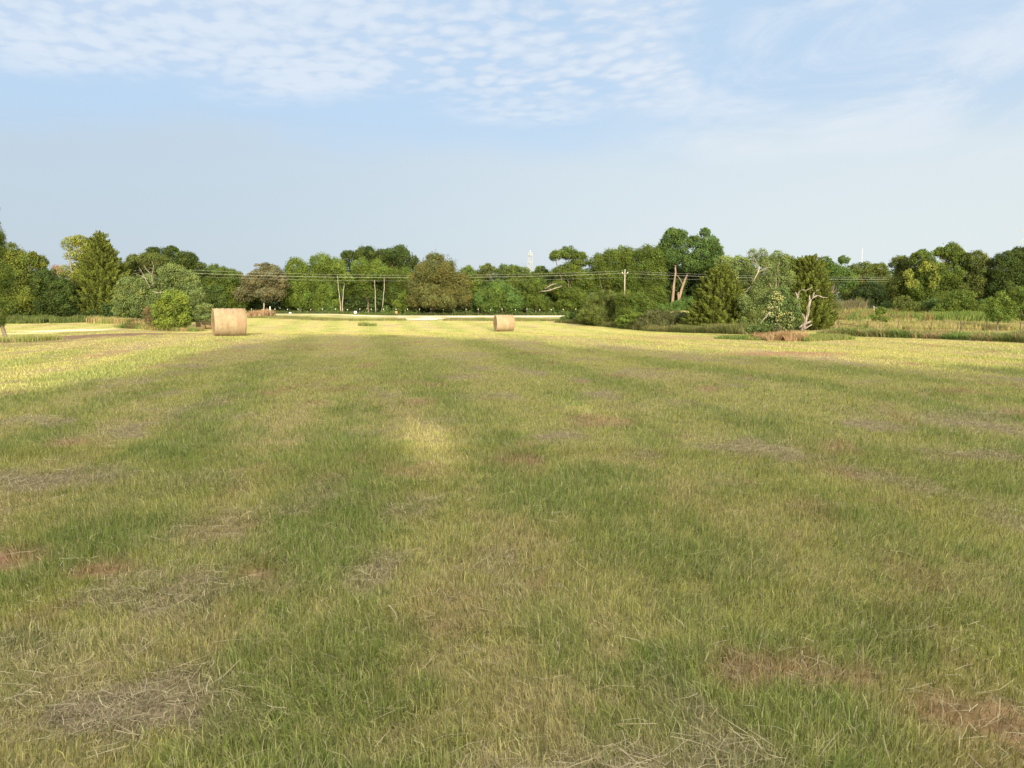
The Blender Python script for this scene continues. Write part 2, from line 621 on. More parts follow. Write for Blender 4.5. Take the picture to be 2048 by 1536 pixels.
# hand placed patches: (px, py, half width px, half depth px, kind, strength)
def patch(px, py, wx, wy, kind, s):
    a = ground(px, py)
    b = ground(px + wx, py)
    up = ground(px, max(py - wy, 640))
    dn = ground(px, min(py + wy, 1900))
    return (a.x, (up.y + dn.y) / 2, abs(b.x - a.x), max(0.2, (up.y - dn.y) / 2), kind, s)


PATCHES = [
    patch(25, 1125, 90, 26, 'soil', 1.0), patch(195, 1142, 50, 16, 'soil', 0.85), patch(90, 1240, 60, 18, 'soil', 0.4),
    patch(220, 1440, 200, 70, 'dry', 1.0), patch(330, 1190, 120, 40, 'dry', 0.75), patch(430, 1060, 110, 35, 'dry', 0.55),
    patch(560, 1170, 60, 25, 'dry', 0.6), patch(760, 1145, 60, 35, 'dry', 0.8), patch(900, 1230, 90, 45, 'red', 0.5),
    patch(210, 1080, 110, 55, 'green', 1.0), patch(380, 960, 120, 40, 'green', 0.55), patch(640, 930, 130, 35, 'green', 0.7),
    patch(640, 1090, 110, 90, 'green', 0.9), patch(640, 1380, 170, 130, 'green', 0.75), patch(850, 1400, 70, 60, 'green', 0.7),
    patch(1150, 1000, 170, 70, 'green', 0.9), patch(1330, 1110, 160, 70, 'green', 0.85), patch(1120, 1290, 90, 90, 'green', 0.6),
    patch(1240, 1470, 100, 70, 'green', 0.55), patch(1560, 1440, 170, 60, 'green', 0.75), patch(1800, 1270, 170, 70, 'green', 0.8),
    patch(1900, 940, 180, 50, 'green', 0.55), patch(820, 740, 110, 26, 'green', 0.7), patch(900, 830, 60, 25, 'green', 0.5),
    patch(1560, 880, 130, 22, 'green', 0.5), patch(330, 745, 160, 10, 'green', 0.55), patch(650, 730, 100, 18, 'green', 0.5),
    patch(1540, 1350, 140, 38, 'red', 0.8), patch(1980, 1440, 110, 60, 'soil', 0.75), patch(1960, 1170, 130, 60, 'straw', 0.7),
    patch(1500, 900, 110, 18, 'dry', 0.8), patch(1740, 850, 60, 12, 'dry', 0.8), patch(1960, 915, 110, 12, 'dry', 0.9),
    patch(1190, 845, 60, 12, 'red', 0.7), patch(1220, 850, 50, 10, 'red', 0.6), patch(880, 905, 60, 20, 'straw', 0.5),
    patch(730, 732, 22, 5, 'red', 0.6), patch(500, 715, 80, 8, 'straw', 0.7), patch(680, 780, 40, 6, 'red', 0.5),
    patch(1560, 708, 130, 5, 'red', 0.9), patch(1330, 676, 120, 3, 'red', 0.5), patch(640, 692, 100, 4, 'red', 0.35),
    patch(830, 945, 60, 14, 'red', 0.5), patch(240, 690, 200, 5, 'straw', 0.7),
    patch(1150, 1180, 240, 120, 'straw', 0.35), patch(1650, 1080, 200, 90, 'straw', 0.35), patch(120, 1010, 160, 50, 'straw', 0.4),
    patch(195, 672, 130, 9.5, 'dirt', 1.0), patch(140, 661, 70, 2.4, 'sand', 1.0), patch(40, 667, 50, 1.6, 'sand', 0.7),
    patch(260, 655, 40, 1.6, 'sand', 0.5), patch(330, 662, 70, 5, 'dirt', 0.4), patch(1560, 676, 60, 5, 'dirt', 0.4),
]
KEYS = ['green', 'dry', 'straw', 'soil', 'red', 'dirt', 'sand']


def field(x, y):
    x = np.asarray(x, float)
    y = np.asarray(y, float)
    u = row_coord(x, y)
    wob = (fbm(x * 0.22, y * 0.12, 5, 3) - 0.5) * 2.2
    ff = sst(9, 22, y)
    uu = u + wob * 0.45
    rows = np.cos((uu + 0.1) * 2 * math.pi / 1.85) * (1 - ff) + np.cos((uu - 1.3) * 2 * math.pi / 3.7) * ff
    n1 = fbm(x * 0.9, y * 0.45, 1, 4)
    n2 = fbm(x * 2.6, y * 1.7, 2, 3)
    n3 = fbm(x * 0.16, y * 0.09, 3, 3)
    n4 = (fbm(x * 6.0, y * 5.0, 17, 2) - 0.5) * (1 - sst(12, 30, y))
    w = {}
    w['green'] = np.clip(0.22 + (0.42 + 0.28 * ff) * rows + (n1 - 0.5) * (2.0 - 0.5 * ff) + n4 * 1.7 + (n2 - 0.5) * 1.2 + (n3 - 0.5) * 0.8, 0, 1)
    w['dry'] = np.clip((fbm(x * 1.3, y * 0.8, 7, 4) - 0.60) * 4.5 - 0.25 * rows, 0, 1)
    w['straw'] = np.clip((fbm(x * 0.7, y * 0.4, 9, 3) - 0.50) * 2.4 - n4 * 1.2 - 0.35 * rows, 0, 1)
    w['red'] = np.clip((fbm(x * 1.1, y * 0.55, 12, 3) - 0.66) * 5.0, 0, 0.8)
    w['soil'] = np.clip((fbm(x * 1.7, y * 1.1, 15, 4) - 0.72) * 6.0, 0, 0.8)
    w['dirt'] = np.zeros_like(x)
    w['sand'] = np.zeros_like(x)
    e = (fbm(x * 2.2, y * 1.4, 21, 4) - 0.5) * 1.5 + (fbm(x * 8, y * 5, 23, 2) - 0.5) * 1.3 * (1 - sst(15, 40, y))
    for (cx, cy, rx, ry, kind, s) in PATCHES:
        near = (np.abs(x - cx) < rx * 2.4) & (np.abs(y - cy) < ry * 2.4)
        if not near.any():
            continue
        dx = (x[near] - cx)
        dy = (y[near] - cy)
        d = np.sqrt((dx / rx) ** 2 + (dy / ry) ** 2) + e[near]
        v = s * (1 - sst(0.55, 1.35, d))
        for kk in KEYS:
            t = w[kk][near]
            w[kk][near] = np.maximum(t, v) if kk == kind else t * (1 - v * 0.8)
    return w


FCOL = {'base': (0.318, 0.314, 0.100), 'green': (0.182, 0.232, 0.064), 'dry': (0.290, 0.238, 0.155), 'straw': (0.370, 0.315, 0.150),
        'soil': (0.215, 0.115, 0.075), 'red': (0.290, 0.180, 0.110), 'dirt': (0.165, 0.110, 0.075), 'sand': (0.62, 0.52, 0.36)}


def field_color(x, y):
    w = field(x, y)
    # the far part of the hayfield is thin and yellow
    far = sst(9, 36, y)[:, None]
    base = np.array(FCOL['base']) * (1 - far) + np.array((0.385, 0.358, 0.122)) * far
    c = base * np.ones((len(x), 3))
    for k in ('straw', 'green', 'dry', 'red', 'soil', 'dirt', 'sand'):
        a = w[k][:, None]
        if k == 'green':
            a = a * (0.88 - 0.38 * far)
        if k == 'dry':
            a = a * (1 - 0.6 * far)
        c = c * (1 - a) + np.array(FCOL[k]) * a
    return c, w


# ------------------------------------------------------------------ ground sheet
def build_ground():
    ys = [-60, -30, -12, -4, 0, 1]
    yv = 1.5
    while yv < 200:
        ys.append(yv)
        yv += max(0.07, yv * 0.014)
    ys += [215, 240, 300, 500, 1000, 2500, 6000]
    ys = np.array(ys)
    us = np.linspace(-1.35, 1.35, 241)
    X = us[None, :] * (np.maximum(ys, 0)[:, None] + 3.0) * 0.75
    X[:, 0] = -np.maximum(60, np.abs(ys) * 2.5 + 30)
    X[:, -1] = np.maximum(60, np.abs(ys) * 2.5 + 30)
    Y = np.repeat(ys[:, None], len(us), 1)
    x, y = X.ravel(), Y.ravel()
    z = terrain(x, y)
    ny, nx = X.shape
    idx = np.arange(ny * nx).reshape(ny, nx)
    f = np.stack([idx[:-1, :-1], idx[:-1, 1:], idx[1:, 1:], idx[1:, :-1]], -1).reshape(-1, 4)
    c, w = field_color(x, y)
    s = np.array((0.13, 0.098, 0.062))            # thatch and earth between the blades
    keep = np.clip(w['soil'] + w['dirt'] + w['sand'] + w['red'] * 0.5 + sst(30, 70, y), 0, 1)[:, None]
    c = c * keep + (0.45 * c + 0.55 * s) * (1 - keep)
    m, g, out = new_mat('field_ground')
    a = g.n('ShaderNodeVertexColor')
    a.layer_name = 'tint'
    geo = g.n('ShaderNodeNewGeometry')
    n1 = g.noise(geo.outputs['Position'], 9.0, 6, 0.7)
    n2 = g.noise(geo.outputs['Position'], 60.0, 4, 0.7)
    mul = g.m('MULTIPLY', g.smooth(n1, 0.25, 0.75, 0.6, 1.4), g.smooth(n2, 0.25, 0.75, 0.7, 1.3))
    cc = g.vec(mul, mul, mul)
    p = g.n('ShaderNodeBsdfPrincipled')
    p.inputs['Roughness'].default_value = 0.95
    p.inputs['Specular IOR Level'].default_value = 0.05
    m.node_tree.links.new(g.mix(1.0, a.outputs[0], cc, 'MULTIPLY'), p.inputs['Base Color'])
    b = g.n('ShaderNodeBump')
    b.inputs['Strength'].default_value = 0.8
    b.inputs['Distance'].default_value = 0.03
    m.node_tree.links.new(n1, b.inputs['Height'])
    m.node_tree.links.new(b.outputs[0], p.inputs['Normal'])
    m.node_tree.links.new(p.outputs[0], out.inputs[0])
    o = np_mesh('ground', np.stack([x, y, z], 1), [f], c, m, smooth=True)
    tag(o, kind='structure')


def blades_mesh(name, x, y, z0, h, w, lean, az, lean_az, col, fine, label, cat, origin=(0, 0, 0)):
    """upright blades; fine: 5-vertex curved blades, else single triangles"""
    n = len(x)
    B = np.stack([x, y, z0 - 0.006], 1)
    side = np.stack([np.cos(az), np.sin(az), np.zeros(n)], 1)
    ld = np.stack([np.cos(lean_az), np.sin(lean_az), np.zeros(n)], 1)
    hh = h[:, None]
    ww = w[:, None]
    up = np.array([0, 0, 1.0])
    L = lean[:, None]
    tip = B + ld * hh * np.sin(L) + up * hh * np.cos(L)
    dk = col * rng.uniform(0.85, 1.1, (n, 1))
    if fine:
        mid = B + ld * hh * 0.5 * np.sin(L * 0.55) + up * hh * 0.55 * np.cos(L * 0.55)
        v = np.stack([B - side * ww * .5, B + side * ww * .5, mid + side * ww * .42, mid - side * ww * .42, tip], 1).reshape(-1, 3)
        i = np.arange(n)[:, None] * 5
        q = i + np.array([0, 1, 2, 3])
        t = i + np.array([3, 2, 4])
        return np_mesh(name, v, [q, t], np.repeat(dk, 5, 0), M_GRASS)
    v = np.stack([B - side * ww * .5, B + side * ww * .5, tip], 1).reshape(-1, 3)
    return np_mesh(name, v, [np.arange(n * 3).reshape(-1, 3)], np.repeat(dk, 3, 0), M_GRASS)


def sample_view(n, y0, y1, power, margin=2.0, spread=0.70):
    """points in the seen wedge with density ~ Y^-power"""
    # pdf in Y ~ Y^(1-power)
    e = 2.0 - power
    r = rng.random(n)
    if abs(e) < 1e-6:
        Y = y0 * (y1 / y0) ** r
    else:
        Y = (y0 ** e + r * (y1 ** e - y0 ** e)) ** (1 / e)
    X = (rng.random(n) * 2 - 1) * (Y * spread + margin)
    return X, Y


def build_grass():
    def colours(x, y, n):
        c, w = field_color(x, y)
        r = rng.random(n)
        # single dead or fresh blades mixed in
        fade = (1 - 0.8 * sst(7, 30, y))[:, None]
        sp = (r < 0.26)[:, None]
        c = np.where(sp, c * (1 - 0.6 * fade) + 0.6 * fade * np.array((0.44, 0.38, 0.22)), c)
        sp = ((r > 0.26) & (r < 0.40))[:, None]
        c = np.where(sp, c * (1 - 0.6 * fade) + 0.6 * fade * np.array((0.15, 0.22, 0.055)), c)
        c = c * (1.04 + rng.uniform(-0.58, 0.58, (n, 1)) * (0.35 + 0.65 * fade))
        return np.clip(c, 0.02, 0.7), w

    def shape(x, y, w, n):
        bare = np.clip(w['soil'] * 0.85 + w['dirt'] * 0.9 + w['sand'] * 1.1 + w['red'] * 0.25, 0, 1)
        tuft = fbm(x * 5, y * 5, 31, 2)
        h = 0.056 + 0.036 * w['green'] + 0.05 * (tuft - 0.4) - 0.015 * w['dry']
        h = np.clip(h, 0.025, 0.2) * rng.uniform(0.55, 1.35, n)
        lean = np.clip(0.62 + rng.normal(size=n) * 0.5 + 0.6 * w['dry'] + 0.3 * w['green'] * (tuft > 0.5), 0.0, 1.5)
        comb = fbm(x * 0.8, y * 0.8, 41, 2) * 12.0
        la = np.where(rng.random(n) < 0.4, comb + rng.normal(size=n) * 0.5, rng.uniform(0, 6.28, n))
        return bare, h, lean, la

    # near, fine blades
    n = 470000
    x, y = sample_view(n, 1.7, 9.0, 1.2, 1.2)
    c, w = colours(x, y, n)
    bare, h, lean, la = shape(x, y, w, n)
    k = rng.random(n) > bare
    o = blades_mesh('grass', x[k], y[k], terrain(x, y)[k], h[k], (rng.uniform(0.0018, 0.0052, n) * (0.8 + 0.05 * y))[k], lean[k],
                    rng.uniform(0, 6.28, k.sum()), la[k], c[k], True, '', '')
    tag(o, 'short mown grass nearest the camera, green blades mixed with dry ones', 'grass', kind='stuff')
    # mid and far
    n = 820000
    x, y = sample_view(n, 8.5, 150.0, 2.0, 1.5)
    c, w = colours(x, y, n)
    bare, h, lean, la = shape(x, y, w, n)
    far = sst(10, 45, y)
    c = c * (1 + (rng.uniform(0.9, 1.1, (n, 1)) - 1) * far[:, None])
    k = rng.random(n) > bare
    k &= ~((np.abs(y - 125) < 22) & (y > 101))
    pxs = 1024 + x / y * F
    k &= ~((np.abs(pxs - 848) < 38) & (y > 95))
    wd = np.maximum(0.0048, 0.0008 * y) * rng.uniform(0.6, 1.4, n)
    o = blades_mesh('meadow_grass', x[k], y[k], terrain(x, y)[k], (h * (1 - 0.45 * far))[k], wd[k], (lean * 0.8)[k],
                    rng.uniform(0, 6.28, k.sum()), la[k], c[k], False, '', '')
    tag(o, 'mown hayfield grass stretching from the shaded middle ground to the sunlit far end', 'grass', kind='stuff')
    # loose straw lying on the stubble
    n = 36000
    x, y = sample_view(n, 1.8, 16.0, 1.6, 1.0)
    w = field(x, y)
    k = rng.random(n) < (0.08 + 0.9 * np.maximum(w['dry'], np.maximum(w['red'] * 0.6, w['soil'] * 0.45)))
    x, y = x[k], y[k]
    n = len(x)
    L = rng.uniform(0.04, 0.20, n)
    a = rng.uniform(0, 6.28, n)
    z = terrain(x, y) + rng.uniform(0.015, 0.075, n)
    d = np.stack([np.cos(a), np.sin(a), rng.normal(size=n) * 0.12], 1)
    s = np.stack([-np.sin(a), np.cos(a), rng.normal(size=n) * 0.3], 1)
    bow = np.stack([-np.sin(a), np.cos(a), np.zeros(n)], 1) * (rng.normal(size=n) * 0.12 * L)[:, None]
    wv = (rng.uniform(0.0005, 0.0012, n) * (1 + y * 0.08))[:, None]
    c0 = np.stack([x, y, z], 1)
    P0, P1, P2 = c0 - d * L[:, None] / 2, c0 + bow, c0 + d * L[:, None] / 2
    v = np.stack([P0 - s * wv, P0 + s * wv, P1 + s * wv, P1 - s * wv, P2 + s * wv * 0.4, P2 - s * wv * 0.4], 1).reshape(-1, 3)
    i = np.arange(n)[:, None] * 6
    cc = np.array((0.46, 0.40, 0.26)) * rng.uniform(0.6, 1.15, (n, 1))
    o = np_mesh('loose_straw', v, [i + np.array([0, 1, 2, 3]), i + np.array([3, 2, 4, 5])], np.repeat(cc, 6, 0), M_GRASS)
    tag(o, 'pale loose straw lying scattered over the stubble', 'straw', kind='stuff')


def weeds(name, label, poly, n, h, cols, wid, kind='stuff', lean=0.25, taper=0.0, cat='weeds', group=None):
    """tall grass standing in bands; poly: list of (x, y, half width) world points along a line"""
    pts = np.array(poly, float)
    seg = np.sqrt(np.sum(np.diff(pts[:, :2], axis=0) ** 2, axis=1))
    cum = np.concatenate([[0], np.cumsum(seg)])
    s = rng.random(n) * cum[-1]
    i = np.clip(np.searchsorted(cum, s) - 1, 0, len(seg) - 1)
    t = ((s - cum[i]) / seg[i])[:, None]
    p = pts[i] * (1 - t) + pts[i + 1] * t
    d = (pts[i + 1] - pts[i])[:, :2]
    d /= np.linalg.norm(d, axis=1, keepdims=True)
    off = np.clip(rng.normal(size=n) * 0.5, -1, 1) * p[:, 2]
    x = p[:, 0] - d[:, 1] * off
    y = p[:, 1] + d[:, 0] * off
    f = fbm(x * 0.5, y * 0.5, 51, 3)
    f2 = fbm(x * 1.4, y * 1.4, 57, 3)
    ci = np.clip(((f2 - 0.5) * 3.2 + 0.5 + rng.normal(size=n) * 0.16) * len(cols), 0, len(cols) - 1).astype(int)
    c = np.array(cols)[ci] * rng.uniform(0.7, 1.3, (n, 1))
    hh = h * (0.35 + 1.3 * f) * rng.uniform(0.5, 1.2, n) * (1 - taper * np.abs(off / np.maximum(p[:, 2], 0.01)))
    o = blades_mesh(name, x, y, terrain(x, y), hh, wid * rng.uniform(0.5, 1.5, n), np.clip(lean + rng.normal(size=n) * 0.25, 0, 1.4),
                    rng.uniform(0, 6.28, n), rng.uniform(0, 6.28, n), c, True, '', '')
    tag(o, label, cat, group, kind)
    return o


def gxy(px, py, hw):
    g = ground(px, py)
    return (g.x, g.y, hw)


build_ground()
build_grass()

# ------------------------------------------------------------------ road and driveway mouth
def strip(name, poly_px, mat, dz=0.01):
    v = [ground(*p) for p in poly_px]
    n = len(v) // 2
    vs = np.array([(p.x, p.y, p.z + dz) for p in v])
    f = np.array([(i, i + 1, len(v) - 2 - i, len(v) - 1 - i) for i in range(n - 1)])
    o = np_mesh(name, vs, [f], None, mat)
    tag(o, kind='structure')
    return o


def road():
    N = 60
    xs = np.linspace(-75, 22, N)
    y0 = 118 + 3 * np.sin(xs * 0.03)
    lo = y0 - 7
    hi = y0 + 14
    # ragged near edge
    lo = lo + rng.normal(size=N) * 0.6
    a = np.stack([xs, lo, terrain(xs, lo) + 0.02], 1)
    b = np.stack([xs, hi, terrain(xs, hi) + 0.02], 1)
    v = np.concatenate([a, b])
    i = np.arange(N - 1)
    o = np_mesh('dirt_road', v, [np.stack([i, i + 1, i + 1 + N, i + N], 1)], None, M_ROAD)
    tag(o, kind='structure')
    # driveway mouth that opens into the field
    far = [at(812, 636, 112), at(884, 636, 112)]
    pts = [(795, 637.0), (820, 639.5), (845, 641.0), (868, 640.6), (885, 638.0), (900, 637.0)]
    near = [ground(*p) for p in pts]
    m = len(near)
    top = [Vector((p.x * 112 / p.y, 113, 0)) for p in near]
    v = np.array([(p.x, p.y, float(terrain(p.x, p.y)) + 0.024) for p in near] + [(p.x, p.y, float(terrain(p.x, p.y)) + 0.024) for p in top])
    i = np.arange(m - 1)
    o = np_mesh('driveway', v, [np.stack([i, i + 1, i + 1 + m, i + m], 1)], None, M_ROAD)
    tag(o, kind='structure')


road()

# ------------------------------------------------------------------ hay bales
def mat_hay():
    m, g, out = new_mat('hay_wrap')
    tc = g.n('ShaderNodeTexCoord')
    mp = g.n('ShaderNodeMapping')
    mp.inputs['Scale'].default_value = (1.0, 0.18, 0.18)
    m.node_tree.links.new(tc.outputs['Object'], mp.inputs[0])
    f1 = g.noise(mp.outputs[0], 30, 5, 0.7)
    f2 = g.noise(tc.outputs['Object'], 2.2, 4, 0.6)
    f3 = g.noise(tc.outputs['Object'], 40, 3, 0.7)
    sep = g.n('ShaderNodeSeparateXYZ')
    m.node_tree.links.new(tc.outputs['Object'], sep.inputs[0])
    band = g.smooth(g.m('ADD', sep.outputs[0], g.m('MULTIPLY', g.m('SUBTRACT', f2, 0.5), 0.12)), 0.24, 0.30)
    c = g.mix(g.smooth(f1, 0.3, 0.7), (0.19, 0.132, 0.078, 1), (0.375, 0.285, 0.18, 1))
    c = g.mix(g.smooth(f2, 0.35, 0.7), c, (0.34, 0.275, 0.18, 1))
    c = g.mix(g.m('MULTIPLY', band, 0.45), c, (0.27, 0.18, 0.11, 1))
    c = g.mix(g.m('MULTIPLY', g.smooth(f3, 0.55, 0.7), 0.5), c, (0.14, 0.09, 0.05, 1))
    p = g.n('ShaderNodeBsdfPrincipled')
    p.inputs['Roughness'].default_value = 0.9
    p.inputs['Specular IOR Level'].default_value = 0.1
    m.node_tree.links.new(c, p.inputs['Base Color'])
    b = g.n('ShaderNodeBump')
    b.inputs['Strength'].default_value = 0.9
    b.inputs['Distance'].default_value = 0.03
    m.node_tree.links.new(g.m('ADD', f1, f3), b.inputs['Height'])
    m.node_tree.links.new(b.outputs[0], p.inputs['Normal'])
    m.node_tree.links.new(p.outputs[0], out.inputs[0])
    return m


def mat_hay_end():
    m, g, out = new_mat('hay_end')
    tc = g.n('ShaderNodeTexCoord')
    sep = g.n('ShaderNodeSeparateXYZ')
    m.node_tree.links.new(tc.outputs['Object'], sep.inputs[0])
    y, z = sep.outputs[1], g.m('SUBTRACT', sep.outputs[2], 0.66)
    r = g.m('SQRT', g.m('ADD', g.m('MULTIPLY', y, y), g.m('MULTIPLY', z, z)))
    a = g.m('DIVIDE', g.m('ARCTAN2', y, z), 6.2832)
    n = g.noise(tc.outputs['Object'], 7, 5, 0.7)
    s = g.m('FRACT', g.m('ADD', g.m('ADD', g.m('MULTIPLY', r, 13.0), a), g.m('MULTIPLY', n, 1.6)))
    n2 = g.noise(tc.outputs['Object'], 45, 4, 0.7)
    c = g.mix(g.smooth(s, 0.0, 0.5), (0.22, 0.13, 0.07, 1), (0.46, 0.32, 0.18, 1))
    c = g.mix(g.smooth(n2, 0.35, 0.65), c, (0.30, 0.19, 0.10, 1))
    p = g.n('ShaderNodeBsdfPrincipled')
    p.inputs['Roughness'].default_value = 0.95
    m.node_tree.links.new(c, p.inputs['Base Color'])
    b = g.n('ShaderNodeBump')
    b.inputs['Strength'].default_value = 1.0
    b.inputs['Distance'].default_value = 0.04
    m.node_tree.links.new(g.m('ADD', s, n2), b.inputs['Height'])
    m.node_tree.links.new(b.outputs[0], p.inputs['Normal'])
    m.node_tree.links.new(p.outputs[0], out.inputs[0])
    return m


M_HAY, M_HAY_END = mat_hay(), mat_hay_end()
BD, BW = 1.42, 1.52


def bale(px, py, Y, ang, label, grp):
    p = at(px, py, Y)
    z = float(terrain(p.x, p.y))
    root = empty('hay_bale', (p.x, p.y, z - 0.03))
    root.rotation_euler = (0, 0, R(ang))
    tag(root, label, 'hay bale', grp)
    r = BD / 2
    na, nx = 72, 30
    th = np.linspace(0, 2 * math.pi, na, endpoint=False)
    xs = np.concatenate([[-BW / 2, -BW / 2 + 0.02], np.linspace(-BW / 2 + 0.06, BW / 2 - 0.06, nx - 4), [BW / 2 - 0.02, BW / 2]])
    X, T = np.meshgrid(xs, th, indexing='ij')
    edge = np.abs(X) / (BW / 2)
    rr = r * (1 - 0.045 * sst(0.90, 1.0, edge) - 0.008 * edge ** 2)
    rr = rr + 0.016 * (fbm(X * 3 + ang, T * 2.4, 61, 3) - 0.5) + 0.010 * np.sin(X * 22 + 1.5 * np.sin(T))
    yy = rr * np.cos(T)
    zz = rr * np.sin(T) * 0.985 + r
    zz = np.where(zz < 0.06, 0.02 + zz * 0.5, zz)
    nx = len(xs)
    v = np.stack([X.ravel(), yy.ravel(), zz.ravel()], 1)
    idx = np.arange(nx * na).reshape(nx, na)
    nxt = np.roll(idx, -1, 1)
    f = np.stack([idx[:-1], nxt[:-1], nxt[1:], idx[1:]], -1).reshape(-1, 4)
    o = np_mesh('net_wrap', v, [f], None, M_HAY, smooth=True)
    o.parent = root
    for sgn, k in ((-1, 0), (1, nx - 1)):
        vs = []
        rings = 9
        for q in range(rings, 0, -1):
            t = q / rings
            for a in range(na):
                bulge = 0.03 * (1 - t * t) + 0.03 * (random.random() - 0.5) * (q < rings)
                vs.append((xs[k] + sgn * bulge, yy[k][a] * t, r + (zz[k][a] - r) * t))
        vs.append((xs[k] + sgn * 0.03, 0, r))
        fq = []
        ft = []
        for q in range(rings - 1):
            for a in range(na):
                b = (a + 1) % na
                F4 = (q * na + a, q * na + b, (q + 1) * na + b, (q + 1) * na + a)
                fq.append(F4 if sgn > 0 else F4[::-1])
        q = rings - 1
        for a in range(na):
            b = (a + 1) % na
            ft.append((q * na + a, q * na + b, len(vs) - 1) if sgn > 0 else (q * na + b, q * na + a, len(vs) - 1))
        e = np_mesh('hay_end', np.array(vs), [np.array(fq), np.array(ft)], None, M_HAY_END, smooth=False)
        e.parent = root
    # straw wisps sticking out
    n = 700
    a = rng.uniform(0, 6.28, n)
    x = rng.uniform(-BW / 2, BW / 2, n)
    sel = rng.random(n) < 0.5
    x = np.where(sel, np.sign(x) * BW / 2 * rng.uniform(0.97, 1.0, n), x)
    nrm = np.stack([np.where(sel, np.sign(x), 0) * 0.8, np.cos(a), np.sin(a)], 1) + rng.normal(size=(n, 3)) * 0.5
    nrm /= np.linalg.norm(nrm, axis=1, keepdims=True)
    P = np.stack([x, r * 0.98 * np.cos(a), r + r * 0.97 * np.sin(a)], 1)
    L = rng.uniform(0.02, 0.07, n)[:, None]
    sd = np.cross(nrm, rand_dirs(n)) * 0.006
    v = np.stack([P - sd, P + sd, P + nrm * L], 1).reshape(-1, 3)
    v[:, 2] = np.maximum(v[:, 2], 0.02)
    c = np.array((0.5, 0.38, 0.2)) * rng.uniform(0.6, 1.2, (n, 1))
    o = np_mesh('straw_wisps', v, [np.arange(n * 3).reshape(-1, 3)], np.repeat(c, 3, 0), M_GRASS)
    o.parent = root
    tag(o, kind='stuff')
    return root


GB = 'round hay bales left in the mown field'
bale(459, 670, 40.3, 27, 'large round hay bale nearest the camera, in the sunlit grass left of centre', GB)
bale(1008, 662, 67.5, 15, 'smaller looking round hay bale standing alone in the sunlit grass near the centre', GB)
bale(411, 656, 70.0, 24, 'shaded round hay bale half hidden behind the nearest bale, under the small mesquite', GB)

# ------------------------------------------------------------------ far treeline (about 150 m away)
TG = 'trees of the far treeline beyond the road'
RG = 'trees closing the field on the right'
LG = 'trees closing the field on the left'

# --- left side, 78 - 90 m
tree('dark_cedar', 'broad dark evergreen filling the left edge behind the sand strip', 'tree', 86,
     [(18, 520, 34, 38), (55, 545, 38, 42), (80, 525, 16, 18), (20, 590, 50, 48), (70, 600, 45, 40), (-25, 560, 45, 60), (66, 512, 10, 10)],
     'cedar', group=LG, cover=1.5, k=2.4, colvar=0.3)
tree('dark_cedar', 'low dark rounded evergreen between the left edge and the yellowish bare-stemmed tree', 'tree', 84,
     [(95, 570, 32, 34), (125, 592, 28, 40), (105, 612, 38, 28), (140, 612, 16, 26)], 'dark', group=LG, cover=1.5, k=2.4, colvar=0.3)
tree('poplar_tree', 'thin yellowish tree with pale bare stems just left of the tall cone-shaped cedar', 'tree', 88,
     [(140, 488, 17, 16), (158, 482, 18, 13), (176, 495, 16, 18), (150, 510, 24, 14), (138, 545, 20, 22), (160, 560, 20, 26), (168, 525, 14, 20)],
     'yellow', bark=M_BARK_PALE, group=LG, cover=0.8, open_=0.25, k=2.2, limbs=7, base_px=150, trunk_r=0.16, colvar=0.15)


def cedar(name, label, px, base_py, top_py, wpx, Y, color='cedar', plumes=260, flat=0.8, group=None, k=1.7, dens=1.0, twins=()):
    p = at(px, base_py, Y)
    z0 = float(terrain(p.x, Y))
    root = empty(name, (p.x, Y, z0))
    tag(root, label, 'tree', group)
    parts = []
    size = leaf_size(Y, k, 0.045)
    parts.append(cedar_leaves((p.x, Y, z0), at(px, top_py, Y).z, wpx / 2 * px_m(Y), color, size, plumes, flat=flat, dens=dens))
    for (tx, tt, tw, dy) in twins:
        q = at(tx, base_py, Y + dy)
        parts.append(cedar_leaves((q.x, Y + dy, z0), at(tx, tt, Y).z, tw / 2 * px_m(Y), color, size, int(plumes * 0.5), flat=flat, dens=dens))
    P, N, S, C, L = [np.concatenate([a[i] for a in parts]) for i in range(5)]
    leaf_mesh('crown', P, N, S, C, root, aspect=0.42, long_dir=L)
    T = Tubes(7)
    H = at(px, top_py, Y).z - z0
    T.bend((p.x, Y, z0 - 0.1), (p.x, Y, z0 + H * 0.9), H * 0.025, H * 0.004, 6, 0.01)
    for (tx, tt, tw, dy) in twins:
        q = at(tx, tt, Y + dy)
        T.bend((p.x, Y, z0), (q.x, Y + dy, z0 + (q.z - z0) * 0.85), H * 0.018, H * 0.004, 5, 0.02)
    T.build('trunk', M_BARK, root)
    return root


cedar('cedar_tree', 'tall cone-shaped green cedar, tallest tree at the left', 209, 638, 460, 122, 87, plumes=900, flat=0.72, group=LG, dens=1.1,
      twins=((192, 466, 70, 0.8), (232, 520, 60, -0.5)))
tree('reddish_tree', 'faint reddish brown treetop far behind the gap left of the yellowish tree', 'tree', 130,
     [(113, 540, 12, 13), (120, 548, 12, 12)], (0.26, 0.17, 0.12), open_=0.2, limbs=2, group=LG, cover=0.9)
tree('oak_tree', 'olive green tree right behind the cone-shaped cedar', 'tree', 100,
     [(270, 535, 26, 26), (300, 525, 28, 22), (322, 535, 22, 26), (275, 575, 30, 30)], 'olive', group=LG)
tree('oak_tree', 'dark spreading oak rising behind the pale mesquite on the left', 'tree', 141,
     [(308, 505, 18, 12), (340, 508, 22, 16), (372, 520, 24, 18), (350, 540, 40, 24), (398, 542, 18, 20), (385, 565, 30, 24)], 'dark', group=LG, k=2.4)

